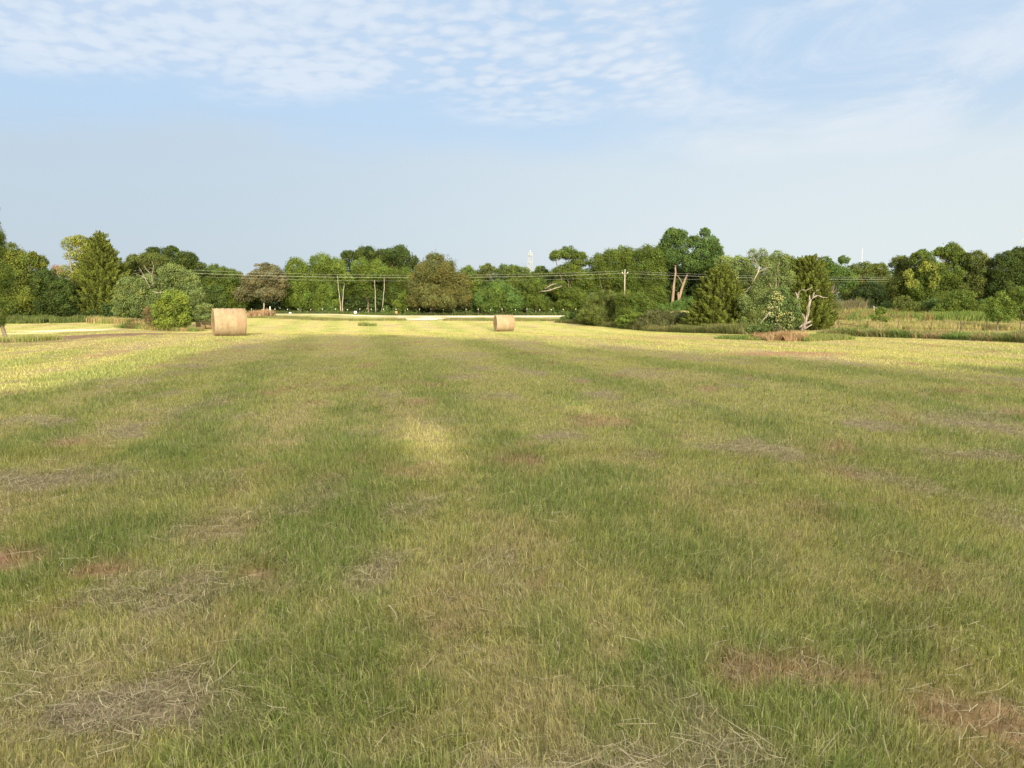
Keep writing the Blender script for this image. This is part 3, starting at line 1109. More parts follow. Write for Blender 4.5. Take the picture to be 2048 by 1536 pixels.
tree('mesquite_tree', 'pale feathery mesquite with bare grey twigs, behind the yellow-green vine bush', 'tree', 73,
     [(345, 548, 30, 22), (372, 562, 26, 26), (262, 572, 28, 24), (250, 600, 24, 34), (290, 600, 34, 34), (330, 590, 34, 36), (382, 600, 24, 34),
      (300, 565, 20, 18), (240, 622, 16, 16), (400, 590, 10, 16)], 'pale', group=LG, cover=1.2, k=2.0, rough_edge=0.5, bark=M_BARK_PALE, limbs=6)


def bare_branches(name, label, Y, paths, r0, mat, cat='branch', twigs=3, group=None):
    pts0 = at(paths[0][0][0], paths[0][0][1], Y)
    T = Tubes(6)
    for path in paths:
        pts = [at(q[0], q[1], Y + (q[3] if len(q) > 3 else 0)) for q in path]
        rad = [q[2] for q in path]
        T.add(pts, rad, 0.12)
        for i in range(len(pts) - 1):
            for _ in range(twigs):
                a = pts[i].lerp(pts[i + 1], random.random())
                L = random.uniform(4, 11) * px_m(Y)
                d = Vector((random.uniform(-1, 1), random.uniform(-1, 1), random.uniform(-.3, 1))).normalized()
                T.bend(a, a + d * L, rad[i] * 0.35, rad[i] * 0.12, 3, 0.12)
    o = T.build(name, mat, None, tuple(pts0))
    tag(o, label, cat, group)
    return o


def vine_bush(name, label, cat, Y, blobs, color, k, cover, group=None, colvar=0.25, extra=None, rough_edge=0.4, lobes=20, open_=0):
    return tree(name, label, cat, Y, blobs, color, group=group, k=k, cover=cover, colvar=colvar, extra=extra, rough_edge=rough_edge, lobes=lobes, limbs=4, open_=open_)


vine_bush('vine_bush', 'bright yellow-green leafy vine bush at the field edge left of the nearest bale', 'bush', 66,
          [(345, 595, 24, 18), (330, 618, 26, 26), (356, 622, 22, 28), (342, 645, 34, 20), (370, 640, 12, 18), (318, 640, 14, 16), (362, 605, 16, 20)], (0.130, 0.172, 0.030), 2.6, 0.9,
          extra=[([(300, 635, 14, 26, 0.2)], (0.16, 0.12, 0.06), 0.8, 0.8)])
tree('mesquite_tree', 'small low mesquite hanging over the shaded bale behind the nearest bale', 'tree', 68,
     [(395, 624, 16, 13), (412, 617, 16, 12), (420, 634, 10, 14), (388, 636, 12, 10), (402, 636, 14, 8)], 'pale', k=2.1, base_px=404, group=LG, limbs=4)

# left edge young tree, mostly outside the frame
le = ground(8, 674)
tree('young_tree', 'small leafy tree cut off by the left edge of the photo, bare lower trunk', 'tree', le.y,
     [(-20, 560, 34, 60), (2, 612, 20, 26), (-14, 640, 26, 18), (-30, 480, 30, 50), (10, 580, 12, 16)], 'mid', base_px=8, k=1.9, cover=0.8, limbs=5, trunk_r=0.09,
     extra=[([(-6, 448, 9, 8, 0), (-10, 418, 10, 9, 0)], 'olive', 0.6, 0.8)])

# --- treeline, left to right
tree('live_oak', 'mid green tree with open dark underside right of the mesquite, under the wires', 'tree', 143,
     [(430, 548, 28, 20), (462, 556, 26, 20), (410, 570, 26, 26), (445, 590, 38, 30), (475, 600, 22, 26)], 'mid', group=TG)
tree('dome_oak', 'grey-brown dome-shaped oak standing between green trees left of centre', 'tree', 140,
     [(535, 552, 36, 28), (505, 568, 28, 24), (556, 570, 22, 28), (490, 590, 26, 18), (540, 590, 36, 18)], 'grey', 'umbrella', group=TG, bark=M_BARK_PALE)
tree('willow_tree', 'bright green rounded tree just right of the grey-brown dome oak', 'tree', 148,
     [(592, 542, 26, 24), (606, 565, 28, 28), (585, 590, 22, 28), (615, 600, 20, 24)], 'bright', 'willow', group=TG)
tree('willow_tree', 'tall bright green tree with two soft peaks left of the dark oak crowns', 'tree', 150,
     [(643, 530, 26, 24), (672, 538, 22, 22), (650, 565, 34, 30), (690, 570, 20, 30)], 'bright', 'willow', group=TG)
tree('willow_tree', 'bright green low-hanging tree in front, reaching to the fence left of the white box', 'tree', 146,
     [(652, 590, 24, 22), (668, 612, 24, 16), (640, 610, 16, 16)], 'bright', 'willow', group=TG)
tree('dark_oak', 'dark green oak crown of two big domes, highest of the trees left of centre', 'tree', 160,
     [(697, 515, 17, 16), (733, 512, 28, 22), (765, 518, 26, 22), (795, 512, 26, 24), (818, 528, 20, 22), (760, 545, 50, 24)], 'dark', group=TG, k=2.3)
tree('willow_tree', 'light green tree in front of the dark oak, pale stems showing below', 'tree', 151,
     [(722, 540, 22, 24), (750, 545, 26, 26), (735, 575, 28, 26)], 'bright', 'willow', group=TG, limbs=3)
tree('willow_tree', 'light green tree between the dark oak and the big brown-leaved oak', 'tree', 150,
     [(785, 560, 26, 26), (812, 560, 18, 24), (800, 590, 26, 24)], 'mid', 'willow', group=TG)
tree('small_tree', 'low leafy young tree at the fence just left of the big brown-leaved oak', 'tree', 143,
     [(815, 600, 18, 22), (800, 612, 16, 16)], 'bright', group=TG, limbs=3)
tree('big_oak', 'big round brown-tinged oak with pale trunk beside the driveway mouth', 'tree', 141,
     [(872, 545, 44, 40), (845, 572, 34, 32), (905, 572, 38, 34), (872, 590, 52, 26), (835, 603, 22, 18), (925, 598, 22, 22), (860, 604, 24, 12, -6), (890, 606, 24, 14, -5)], 'brown', group=TG,
     cover=1.2, k=2.5, lobes=26, base_px=860, bark=M_BARK_TAN, trunk_r=0.40, colvar=0.15, fork_f=0.2)
# pale bare stems in the wood
for i, (x0, y0, x1, y1, lb) in enumerate([(681, 596, 674, 560, 'slender tree with pale bare trunk, left of a close pair left of centre'),
                                          (685, 602, 689, 578, 'thin pale-trunked tree, right of a close pair in the treeline left of centre'),
                                          (751, 616, 749, 572, 'slender tree with straight pale trunk below the dark oak'),
                                          (763, 608, 768, 566, 'slender tree with leaning pale trunk right of the straight one below the dark oak')]):
    Y = 144
    a, b = at(x0, y0 + 14, Y), at(x1, y1 - 12, Y + 1)
    root = empty('slender_tree', (a.x, Y, 0))
    tag(root, lb, 'tree', 'slender pale-stemmed trees in the treeline')
    T = Tubes(6)
    T.bend((a.x, Y, -0.1), a, 0.12, 0.11, 2, 0.01)
    T.bend(a, b, 0.085, 0.05, 6, 0.035)
    T.build('trunk', M_BARK_PALE, root)
    P, N, S, C = blob_leaves([(b + Vector((0, 0.5, 0.8)), 1.5, 1.5, 1.3)], 'bright', leaf_size(Y), 1.0, 8)
    leaf_mesh('crown', P, N, S, C, root)

tree('green_tree', 'small yellow-green treetop just right of the big brown-leaved oak', 'tree', 152,
     [(935, 548, 18, 18), (945, 570, 20, 22)], 'bright', group=TG)
tree('green_tree', 'grey-green flat treetop between the brown-leaved oak and the lattice tower', 'tree', 156,
     [(975, 545, 22, 18), (960, 560, 20, 18)], 'olive', group=TG)
tree('green_tree', 'mid green treetop immediately left of the lattice tower', 'tree', 154,
     [(1015, 545, 24, 18), (1040, 550, 22, 20), (1030, 575, 30, 24)], 'mid', group=TG)
tree('round_bush', 'dense dark green round tree with bright top, left of the bale near the centre', 'tree', 139,
     [(998, 588, 34, 28), (975, 600, 28, 28), (1022, 602, 26, 26), (998, 615, 44, 18)], 'lush', group=TG, cover=1.5, k=2.6, lobes=24)
tree('green_tree', 'short green tree behind the centre bale, right of the dense round one', 'tree', 143,
     [(1062, 600, 24, 22), (1085, 608, 18, 20), (1070, 575, 26, 20)], 'mid', group=TG)
tree('green_tree', 'small treetop just right of the lattice tower', 'tree', 158,
     [(1083, 543, 14, 12), (1075, 560, 22, 16), (1105, 560, 24, 18)], 'mid', group=TG)
tree('tall_green_tree', 'open-crowned tall tree right of the lattice tower with sky gaps at its left', 'tree', 150,
     [(1112, 512, 15, 12), (1137, 507, 22, 15), (1160, 520, 20, 16), (1135, 545, 34, 20), (1165, 560, 24, 26)], 'mid', group=TG, k=2.4, limbs=6)
tree('green_tree', 'leafy tree under the wires with dark hollows, below the tall open-crowned one', 'tree', 146,
     [(1120, 580, 24, 20), (1150, 595, 28, 24), (1130, 612, 26, 14), (1095, 612, 16, 14)], 'mid', group=TG)
bare_branches('bare_branch', 'two pale bare branches reaching right out of the trees below the wires', 142,
              [[(1081, 583, .10), (1098, 581, .09), (1112, 576, .07), (1123, 573, .04)], [(1090, 578, .08), (1102, 570, .06), (1113, 567, .04)]], 0.1, M_BARK_PALE)
tree('green_tree', 'rounded green tree left of the utility pole', 'tree', 150,
     [(1195, 530, 20, 22), (1222, 520, 24, 22), (1212, 555, 34, 26), (1190, 590, 28, 28)], 'mid', 'willow', group=TG)
tree('willow_tree', 'large soft green tree right behind the utility pole', 'tree', 151,
     [(1245, 512, 20, 20), (1265, 525, 26, 28), (1250, 560, 34, 28), (1250, 595, 36, 26)], 'mid', 'willow', group=TG)
tree('willow_tree', 'large soft green tree between the pole and the tall red-trunked trees', 'tree', 149,
     [(1292, 510, 24, 20), (1315, 518, 20, 24), (1300, 550, 36, 32), (1305, 595, 36, 30)], 'mid', 'willow', group=TG)

# the two tall red-stemmed trees
Y = 150
ra = at(1345, 605, Y)
root = empty('tall_tree', (ra.x, Y, 0))
tag(root, 'tallest tree of the treeline, narrow crown on a straight reddish trunk', 'tree', TG)
P, N, S, C = blob_leaves([(at(a, b, Y), c * px_m(Y), c * px_m(Y), d * px_m(Y)) for a, b, c, d in
                          [(1345, 478, 22, 22), (1330, 490, 14, 16), (1362, 500, 18, 26), (1342, 515, 24, 20), (1318, 500, 8, 6), (1360, 476, 17, 18), (1332, 525, 16, 14)]], (0.068, 0.112, 0.03), leaf_size(Y, 2.4), 1.3, 18)
leaf_mesh('crown', P, N, S, C, root)
T = Tubes(8)
T.add([at(1344, 632, Y), at(1345, 600, Y), at(1348, 570, Y), at(1351, 545, Y), at(1350, 520, Y), at(1346, 490, Y)], [.32, .28, .22, .17, .12, .06], .05)
T.add([at(1350, 528, Y), at(1346, 518, Y), at(1343, 512, Y)], [.12, .1, .05])
T.build('trunk', M_BARK_RED, root)
ra = at(1358, 605, Y)
root = empty('tall_tree', (ra.x, Y, 0))
tag(root, 'tall tree with a forked, right-leaning reddish trunk, right of the straight-trunked one', 'tree', TG)
P, N, S, C = blob_leaves([(at(a, b, Y - 1.6 * (b > 508)), c * px_m(Y), c * px_m(Y), d * px_m(Y)) for a, b, c, d in
                          [(1384, 532, 20, 15), (1374, 520, 13, 12), (1390, 487, 18, 18), (1410, 466, 11, 11), (1418, 490, 22, 20), (1432, 505, 16, 22), (1400, 512, 22, 14), (1408, 530, 16, 14), (1432, 532, 20, 20), (1391, 526, 14, 14)]], (0.068, 0.112, 0.03), leaf_size(Y, 2.4), 1.3, 18)
leaf_mesh('crown', P, N, S, C, root)
T = Tubes(8)
T.add([at(1354, 632, Y), at(1358, 597, Y), at(1366, 570, Y), at(1374, 550, Y), at(1382, 530, Y), at(1394, 508, Y)], [.32, .28, .22, .16, .11, .05], .05)
T.add([at(1366, 570, Y), at(1360, 558, Y), at(1353, 549, Y)], [.11, .07, .04])
T.add([at(1357, 598, Y), at(1356, 588, Y), at(1357, 584, Y)], [.2, .15, .08])
T.build('trunk', M_BARK_RED, root)
tree('dark_oak', 'dark tree filling the space behind and between the two red trunks', 'tree', 158,
     [(1320, 530, 22, 30), (1350, 560, 34, 32), (1385, 565, 34, 34), (1340, 600, 34, 26)], 'dark', group=TG)
tree('green_tree', 'pale green trees top between the tall forked tree and the ragged mesquite', 'tree', 140,
     [(1450, 528, 20, 18), (1480, 530, 24, 20), (1465, 560, 36, 30), (1445, 590, 36, 36), (1500, 570, 26, 34)], 'pale', group=TG, colvar=0.3)
tree('green_tree', 'lush green undergrowth tree at the foot of the red trunks', 'tree', 138,
     [(1375, 615, 34, 20), (1340, 622, 28, 16), (1310, 622, 26, 18)], 'lush', group=TG)
tree('green_tree', 'grey-green treetop showing behind the ragged mesquite', 'tree', 130,
     [(1540, 525, 26, 14), (1575, 530, 26, 18), (1560, 570, 36, 34), (1615, 560, 36, 36)], 'mid', group=TG)
tree('oak_tree', 'dark green oak with two small knobs on top right of the second cedar', 'tree', 128,
     [(1650, 525, 14, 14), (1688, 520, 12, 10), (1665, 545, 28, 22), (1690, 560, 26, 26), (1640, 560, 24, 30)], 'lush', group=RG)
tree('oak_tree', 'low grey-green tree mass under the thin white mast', 'tree', 136,
     [(1725, 540, 28, 16), (1755, 540, 22, 14), (1730, 565, 34, 22), (1765, 565, 22, 26), (1702, 590, 20, 18)], 'olive', group=RG)
tree('dark_oak', 'tree with leaves coloured as the dark shadow in the hollow right of the grey weeds', 'tree', 132,
     [(1745, 590, 32, 28), (1775, 595, 22, 30), (1720, 605, 20, 20)], 'deep_shade', group=RG, cover=1.5)  # near-black leaf colour holds the shadow beneath the low trees
tree('green_tree', 'sloping green tree at the left end of the right-hand trees', 'tree', 98,
     [(1800, 528, 22, 18), (1818, 545, 30, 28), (1800, 575, 26, 34), (1825, 600, 30, 30)], 'olive', group=RG)
tree('green_tree', 'green tree hung with bright yellow-green vines on the right', 'tree', 95,
     [(1845, 518, 26, 18), (1860, 545, 28, 30), (1845, 580, 30, 34), (1870, 605, 34, 26)], 'mid', group=RG,
     extra=[([(1817, 550, 12, 14, 2.0), (1825, 568, 14, 12, 2.2), (1855, 535, 20, 12, 2.0), (1868, 560, 12, 20, 2.0)], 'yellow', 0.45, 1.0)])
tree('tall_green_tree', 'highest rounded green tree of the right-hand group', 'tree', 96,
     [(1903, 505, 24, 20), (1880, 505, 13, 12), (1915, 525, 28, 26), (1895, 555, 34, 32), (1905, 595, 36, 32)], 'mid', group=RG)
tree('green_tree', 'olive rounded tree right of the highest one, with a smooth top', 'tree', 94,
     [(1950, 520, 26, 20), (1965, 545, 28, 30), (1948, 580, 32, 36), (1975, 590, 26, 30)], 'olive', group=RG)
tree('dark_oak', 'dark tree at the right edge below the lattice pylon', 'tree', 92,
     [(2010, 520, 26, 18), (2042, 510, 24, 18), (2025, 545, 38, 30), (2060, 550, 40, 50), (2010, 580, 30, 34), (2050, 600, 36, 30)], 'dark', group=RG)
tree('shrub', 'olive rounded shrub below the vine-hung tree', 'shrub', 88, [(1805, 610, 22, 20), (1830, 618, 22, 16)], 'olive', group=RG, limbs=2)
tree('shrub', 'wide dark green shrub below the highest right-hand tree', 'shrub', 84,
     [(1915, 605, 36, 30), (1945, 620, 26, 20), (1890, 620, 24, 16)], 'mid', group=RG, limbs=3)
tree('small_tree', 'small bright yellow-green tree beside the fence near the right edge', 'tree', 52,
     [(1985, 610, 18, 18), (2003, 600, 16, 18), (2000, 628, 26, 18), (2022, 622, 14, 20)], 'bright', k=2.4, cover=0.85, open_=0.15, base_px=1998, rough_edge=0.5)
tree('shrub', 'mid green shrub cut off by the right edge beside the bright small tree', 'shrub', 59, [(2040, 600, 24, 30), (2055, 625, 26, 22)], 'mid', k=2.3, limbs=3)
tree('sapling', 'thin-stemmed sapling with a small green crown in the meadow left of the dark posts', 'tree', 62,
     [(1762, 622, 12, 9), (1752, 635, 10, 8), (1768, 638, 9, 8)], 'bright', k=2.0, base_px=1761, cover=0.9, limbs=3, trunk_r=0.035)

# --- right-centre shrubs and cedars, 50-70 m
tree('shrub', 'large olive shrub with whitish arching branches at the left of the hedge', 'shrub', 80,
     [(1195, 605, 28, 20), (1215, 594, 26, 14), (1190, 630, 34, 18), (1225, 628, 28, 22), (1180, 614, 18, 18), (1210, 642, 40, 10), (1165, 636, 20, 10)], 'olive', k=2.1, rough_edge=0.5, bark=M_BARK_PALE, limbs=5)
tree('shrub', 'tall tangled green shrub in front of the utility pole', 'shrub', 76,
     [(1255, 598, 24, 18), (1280, 602, 22, 20), (1262, 625, 32, 20), (1298, 618, 20, 18), (1285, 640, 34, 12)], 'mid', k=2.0, rough_edge=0.45)
tree('shrub', 'low bright green shrub at the hedge foot below the pole', 'shrub', 73,
     [(1250, 642, 20, 13), (1275, 638, 22, 15), (1262, 650, 26, 9)], 'bright', k=2.0)
tree('shrub', 'long low dark shrub joining the bright one to the first cedar', 'shrub', 70,
     [(1310, 634, 26, 16), (1340, 636, 28, 17), (1362, 640, 20, 18), (1325, 650, 44, 12), (1290, 645, 22, 12)], (0.09, 0.10, 0.04), k=1.9, cover=1.4)
tree('shrub', 'small tuft of green shrub at the left tip of the hedge', 'shrub', 87,
     [(1140, 633, 14, 8), (1155, 630, 14, 10), (1128, 638, 10, 5)], 'lush', k=2.0, limbs=2)
tree('shrub', 'pale green shrub filling the gap between the first cedar and the vine mound', 'shrub', 64,
     [(1508, 618, 24, 22), (1500, 640, 24, 16), (1524, 600, 18, 22), (1490, 606, 14, 20), (1530, 640, 20, 18)], 'pale', k=2.0, limbs=3)
cedar('cedar_tree', 'wide ragged cedar in front of the tall red-trunked trees', 1440, 664, 524, 152, 67, plumes=900, flat=0.62, k=1.6, dens=1.0,
      twins=((1425, 532, 90, -0.4), (1468, 560, 84, -0.5), (1392, 600, 60, -0.6)))
cedar('cedar_tree', 'narrower dark cedar standing right behind the dead tree stump', 1618, 654, 504, 100, 66, color='cedar', plumes=800, flat=0.5, k=1.6, dens=1.1,
      twins=((1600, 508, 60, 0.3), (1640, 560, 56, -0.3)))

# --- ragged mesquite with vines on the mound
MY = ground(1565, 678).y
tree('mesquite_tree', 'ragged pale mesquite draped with vines on the brushy mound right of centre', 'tree', MY + 1.5,
     [(1555, 530, 24, 26), (1530, 545, 26, 28), (1506, 508, 11, 12), (1525, 508, 12, 13), (1555, 512, 14, 13), (1572, 518, 10, 12), (1548, 575, 30, 34), (1520, 590, 18, 30), (1575, 560, 16, 24), (1508, 520, 10, 12)],
     'pale', k=2.0, cover=0.75, open_=0.35, rough_edge=1.1, bark=M_BARK_PALE, base_px=1560, limbs=8, trunk_r=0.06)
vine_bush('vine_bush', 'tangled leafy vines with pale and yellow leaves heaped on the mound under the mesquite', 'bush', MY,
          [(1562, 590, 20, 20), (1552, 620, 28, 28), (1582, 615, 20, 34), (1560, 650, 36, 20), (1590, 645, 20, 22), (1525, 655, 18, 12), (1545, 600, 14, 14), (1502, 658, 12, 8)],
          (0.10, 0.145, 0.045), 2.4, 0.85, extra=[([(1552, 600, 16, 20, 0.5), (1545, 625, 18, 18, 0.5), (1570, 640, 20, 24, 0.5)], (0.33, 0.33, 0.15), 0.16, 1.0)])
bare_branches('bare_branch', 'white bare branch curving down from the left side of the ragged mesquite', MY + 0.2,
              [[(1519, 533, .022), (1516, 545, .026), (1507, 562, .022), (1500, 574, .018), (1488, 587, .009)], [(1516, 545, .018), (1530, 537, .013), (1545, 533, .008)],
               [(1517, 536, .016), (1511, 520, .012), (1505, 508, .006)], [(1516, 530, .013), (1505, 524, .009), (1497, 530, .005)]], 0.03, M_BARK_PALE, twigs=4)
bare_branches('bare_branch', 'white bare branch lying low against the vines, left of the orange brush', MY - 0.9,
              [[(1545, 614, .028), (1538, 625, .026), (1528, 638, .022), (1522, 646, .012)]], 0.03, M_BARK_PALE, twigs=3)
bare_branches('bare_branch', 'pale twisted dead twigs showing on top of the left mesquite', 71.5,
              [[(300, 575, .03), (292, 560, .025), (284, 545, .018), (278, 535, .01)], [(305, 570, .03), (304, 550, .024), (307, 532, .018), (304, 522, .01)],
               [(296, 558, .022), (282, 552, .016), (270, 547, .01)], [(303, 548, .02), (293, 540, .016), (288, 530, .01)]], 0.03, M_BARK_PALE, twigs=5)
bare_branches('bare_branch', 'pale broken branch in the vine bush left of the nearest bale', 64.5,
              [[(306, 582, .02), (316, 586, .03), (326, 584, .02)]], 0.04, M_BARK_PALE, twigs=3)
# dead tree
SY = MY - 0.3
T = Tubes(10)
_add = T.add
T.add = lambda pts_, rad_, wob_=0.0: _add(pts_, [q * 0.66 for q in rad_], wob_)


def dp(px, py, dy=0):
    return at(px, py, SY + dy)


T.add([dp(1604, 662), dp(1608, 652), dp(1611, 642), dp(1616, 628), dp(1617, 614), dp(1620, 603), dp(1627, 594), dp(1636, 591), dp(1646, 595), dp(1656, 595)],
      [.17, .14, .12, .105, .095, .085, .06, .045, .03, .012], .14)
T.add([dp(1626, 595), dp(1628, 586), dp(1633, 581), dp(1639, 579)], [.055, .04, .028, .012], .1)
T.add([dp(1620, 603), dp(1619, 595), dp(1619, 590)], [.08, .05, .015], .15)
T.add([dp(1611, 640), dp(1606, 630, .1), dp(1598, 622, .1), dp(1593, 612, .1), dp(1596, 600, .1), dp(1594, 590, .1), dp(1590, 584, .1)], [.10, .07, .06, .08, .085, .06, .02], .16)
T.add([dp(1596, 597, .1), dp(1598, 584, .1), dp(1604, 579, .1), dp(1612, 581), dp(1620, 577), dp(1625, 574)], [.07, .045, .035, .03, .025, .01], .1)
T.add([dp(1599, 620, .1), dp(1599, 605, 0)], [.04, .03], .15)
T.add([dp(1598, 655, -.2), dp(1606, 650, -.2), dp(1614, 646, -.3), dp(1623, 642, -.35)], [.05, .11, .10, .05], .2)
T.add([dp(1602, 660, .1), dp(1612, 656, -.2), dp(1624, 649, -.3)], [.12, .08, .03], .2)
p0 = at(1606, 668, SY)
root = empty('dead_tree', (p0.x, SY, float(terrain(p0.x, SY))))
tag(root, 'weathered dead tree with twisted bare grey limbs at the right side of the mound', 'dead tree')
T.build('trunk', M_DEAD, root)

# ------------------------------------------------------------------ woodland mass and undergrowth behind the trees
SKY = [(-200, 560), (0, 555), (120, 560), (250, 530), (330, 515), (420, 540), (500, 552), (560, 556), (600, 540), (680, 530), (760, 515), (830, 530), (940, 550), (1040, 552), (1110, 545), (1180, 535), (1240, 525),
       (1300, 518), (1440, 525), (1520, 530), (1640, 535), (1700, 540), (1780, 545), (1820, 545), (1900, 535), (2048, 540), (2300, 550)]


def mass(name, label, Y, x0, x1, top_fn, bot, color, k, step, jitterY, cat):
    blobs = []
    x = x0
    while x < x1:
        t = top_fn(x)
        yy = t + random.uniform(12, 22)
        while yy < bot:
            r = random.uniform(0.85, 1.3) * step
            c = at(x + random.uniform(-8, 8), yy, Y + random.uniform(-1, 1) * jitterY)
            blobs.append((c, r * px_m(Y), r * px_m(Y), r * px_m(Y)))
            yy += step * 1.25
        x += step * 1.2
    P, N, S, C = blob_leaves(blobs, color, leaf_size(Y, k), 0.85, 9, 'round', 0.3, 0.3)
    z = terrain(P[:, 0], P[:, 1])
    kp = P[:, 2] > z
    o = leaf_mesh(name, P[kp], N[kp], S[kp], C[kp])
    tag(o, label, cat, kind='stuff')


sx, sy = zip(*SKY)
mass('distant_woodland', 'continuous woodland, shade put into its leaf colour, behind the separate trees of the treeline', 168, -150, 2200,
     lambda x: float(np.interp(x, sx, sy)) + 3 + 6 * math.sin(x * 0.07), 640, (0.056, 0.085, 0.022), 2.8, 22, 8, 'woodland')  # leaf colour darkened to stand for shade behind the crowns
mass('undergrowth', 'low green undergrowth, leaves darkened as shade, along the foot of the far treeline', 153, 380, 1520,
     lambda x: 564 + 10 * math.sin(x * 0.05) + 5 * math.sin(x * 0.021 + 1), 640, (0.055, 0.085, 0.024), 2.6, 15, 3, 'undergrowth')  # leaves tinted dark for the shade under and between the trees
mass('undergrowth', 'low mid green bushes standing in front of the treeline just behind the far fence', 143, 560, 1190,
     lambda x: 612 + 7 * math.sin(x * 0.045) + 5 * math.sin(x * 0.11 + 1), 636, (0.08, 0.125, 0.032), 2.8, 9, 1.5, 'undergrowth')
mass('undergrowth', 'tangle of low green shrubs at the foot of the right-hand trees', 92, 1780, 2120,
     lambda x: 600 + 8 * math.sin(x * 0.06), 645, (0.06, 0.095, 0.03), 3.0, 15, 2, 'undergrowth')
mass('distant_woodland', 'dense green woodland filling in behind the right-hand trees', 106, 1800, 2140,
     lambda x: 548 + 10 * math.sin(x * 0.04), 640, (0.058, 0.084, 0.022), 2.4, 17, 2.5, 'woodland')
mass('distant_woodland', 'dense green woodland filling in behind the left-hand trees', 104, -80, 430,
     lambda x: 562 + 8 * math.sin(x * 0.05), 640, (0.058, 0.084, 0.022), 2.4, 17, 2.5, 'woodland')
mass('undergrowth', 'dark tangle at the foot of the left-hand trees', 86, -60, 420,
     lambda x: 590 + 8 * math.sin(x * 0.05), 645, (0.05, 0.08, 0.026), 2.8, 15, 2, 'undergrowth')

# ------------------------------------------------------------------ tall grass and weeds
GR, TN, RS = (0.12, 0.18, 0.05), (0.33, 0.28, 0.14), (0.30, 0.19, 0.10)
YG = (0.24, 0.25, 0.08)
weeds('tall_weeds', 'strip of tangled green and tan weeds along the right-hand fence', [gxy(1655, 670, .9), gxy(1760, 673, .9), gxy(1900, 677, 1.0), gxy(2048, 683, 1.1), gxy(2200, 690, 1.2)],
      75000, 0.52, [GR, YG, (0.10, 0.13, 0.05), TN, GR, (0.28, 0.22, 0.12)], 0.020, lean=0.7)
weeds('meadow_weeds', 'tan and rust coloured tall meadow grass behind the right-hand fence', [gxy(1640, 655, 3.5), gxy(1800, 657, 3.5), gxy(2120, 660, 4)],
      50000, 0.55, [YG, TN, (0.34, 0.27, 0.14), YG, TN], 0.03)
weeds('meadow_weeds', 'orange-brown weeds on the rise below the dark hollow', [(at(1650, 620, 76).x, 76, 5), (at(1790, 620, 78).x, 78, 5)],
      12000, 0.85, [GR, (0.22, 0.17, 0.08), YG, (0.24, 0.18, 0.085)], 0.05)
weeds('meadow_weeds', 'row of bright green leafy weeds in front of the right-hand trees', [(at(1770, 620, 76).x, 76, 2.5), (at(1930, 620, 76).x, 76, 2.5), (at(2110, 620, 74).x, 74, 3)],
      20000, 0.75, [(0.13, 0.18, 0.045), (0.11, 0.15, 0.04), (0.17, 0.20, 0.06)], 0.07)
weeds('dry_brush', 'grey-brown upright dead weeds right of the second cedar', [(at(1655, 600, 90).x, 90, 2), (at(1728, 600, 90).x, 90, 2)],
      8000, 1.7, [(0.17, 0.14, 0.095), (0.14, 0.145, 0.07), (0.20, 0.155, 0.11), (0.12, 0.14, 0.05)], 0.05, lean=0.3, taper=0.6)
weeds('tall_weeds', 'green weeds along the foot of the hedge and the first cedar', [gxy(1120, 645, .8), gxy(1240, 655, .9), gxy(1380, 665, .9), gxy(1510, 669, .9)],
      40000, 0.55, [(0.10, 0.115, 0.04), (0.15, 0.15, 0.06), (0.08, 0.10, 0.035), (0.22, 0.19, 0.09)], 0.022)
weeds('tall_weeds', 'short green weeds to the right of the mound', [gxy(1590, 682, .9), gxy(1690, 679, .7)], 9000, 0.24, [(0.19, 0.21, 0.075), YG, GR], 0.014)
weeds('tall_weeds', 'short green weeds to the left of the mound', [gxy(1440, 677, .5), gxy(1540, 680, .8)], 6000, 0.19, [(0.19, 0.21, 0.075), YG, GR], 0.014)
weeds('dry_brush', 'orange dried brush at the foot of the mound', [gxy(1530, 678, .7), gxy(1570, 681, .9), gxy(1612, 681, .6)], 9000, 0.38,
      [(0.36, 0.23, 0.14), (0.42, 0.30, 0.18), (0.20, 0.19, 0.08), (0.30, 0.18, 0.10)], 0.014, lean=0.5)
weeds('dry_brush', 'tan dried weeds around the foot of the vine bush on the left', [gxy(255, 655, 1.2), gxy(330, 661, 1.0), gxy(400, 663, .8)],
      12000, 0.45, [(0.34, 0.24, 0.13), (0.30, 0.22, 0.12), YG, GR], 0.022, lean=0.3)
weeds('dry_brush', 'tan weeds between the cone-shaped cedar and the vine bush', [gxy(205, 645, 2), gxy(300, 648, 2), gxy(340, 652, 2)],
      9000, 0.6, [TN, (0.30, 0.20, 0.11), YG], 0.035)
weeds('tall_weeds', 'green weeds below the left evergreens', [gxy(-40, 646, 2.5), gxy(100, 645, 2.5), gxy(210, 643, 2)],
      12000, 0.6, [(0.09, 0.115, 0.035), (0.14, 0.16, 0.055), (0.10, 0.13, 0.04)], 0.05)
weeds('tall_weeds', 'uncut straw and green grass in the left corner beside the dirt patch', [gxy(-60, 684, 1.3), gxy(40, 682, 1.3), gxy(92, 682, .8)],
      9000, 0.26, [YG, TN, GR, YG], 0.013, lean=0.35)
weeds('verge_grass', 'rough green and tan verge grass on the field side of the road, left of the driveway mouth', [(at(520, 640, 103).x, 103, 3.5), (at(700, 640, 100).x, 100, 4), (at(812, 640, 101).x, 101, 3)],
      26000, 0.22, [(0.17, 0.18, 0.06), (0.16, 0.14, 0.065), GR, (0.22, 0.19, 0.10)], 0.07)
weeds('verge_grass', 'rough verge grass between the driveway mouth and the hedge', [(at(895, 640, 101).x, 101, 3), (at(1000, 640, 100).x, 100, 4), (at(1180, 640, 98).x, 98, 4)],
      28000, 0.26, [(0.17, 0.18, 0.06), (0.16, 0.14, 0.065), GR, (0.22, 0.19, 0.10)], 0.07)
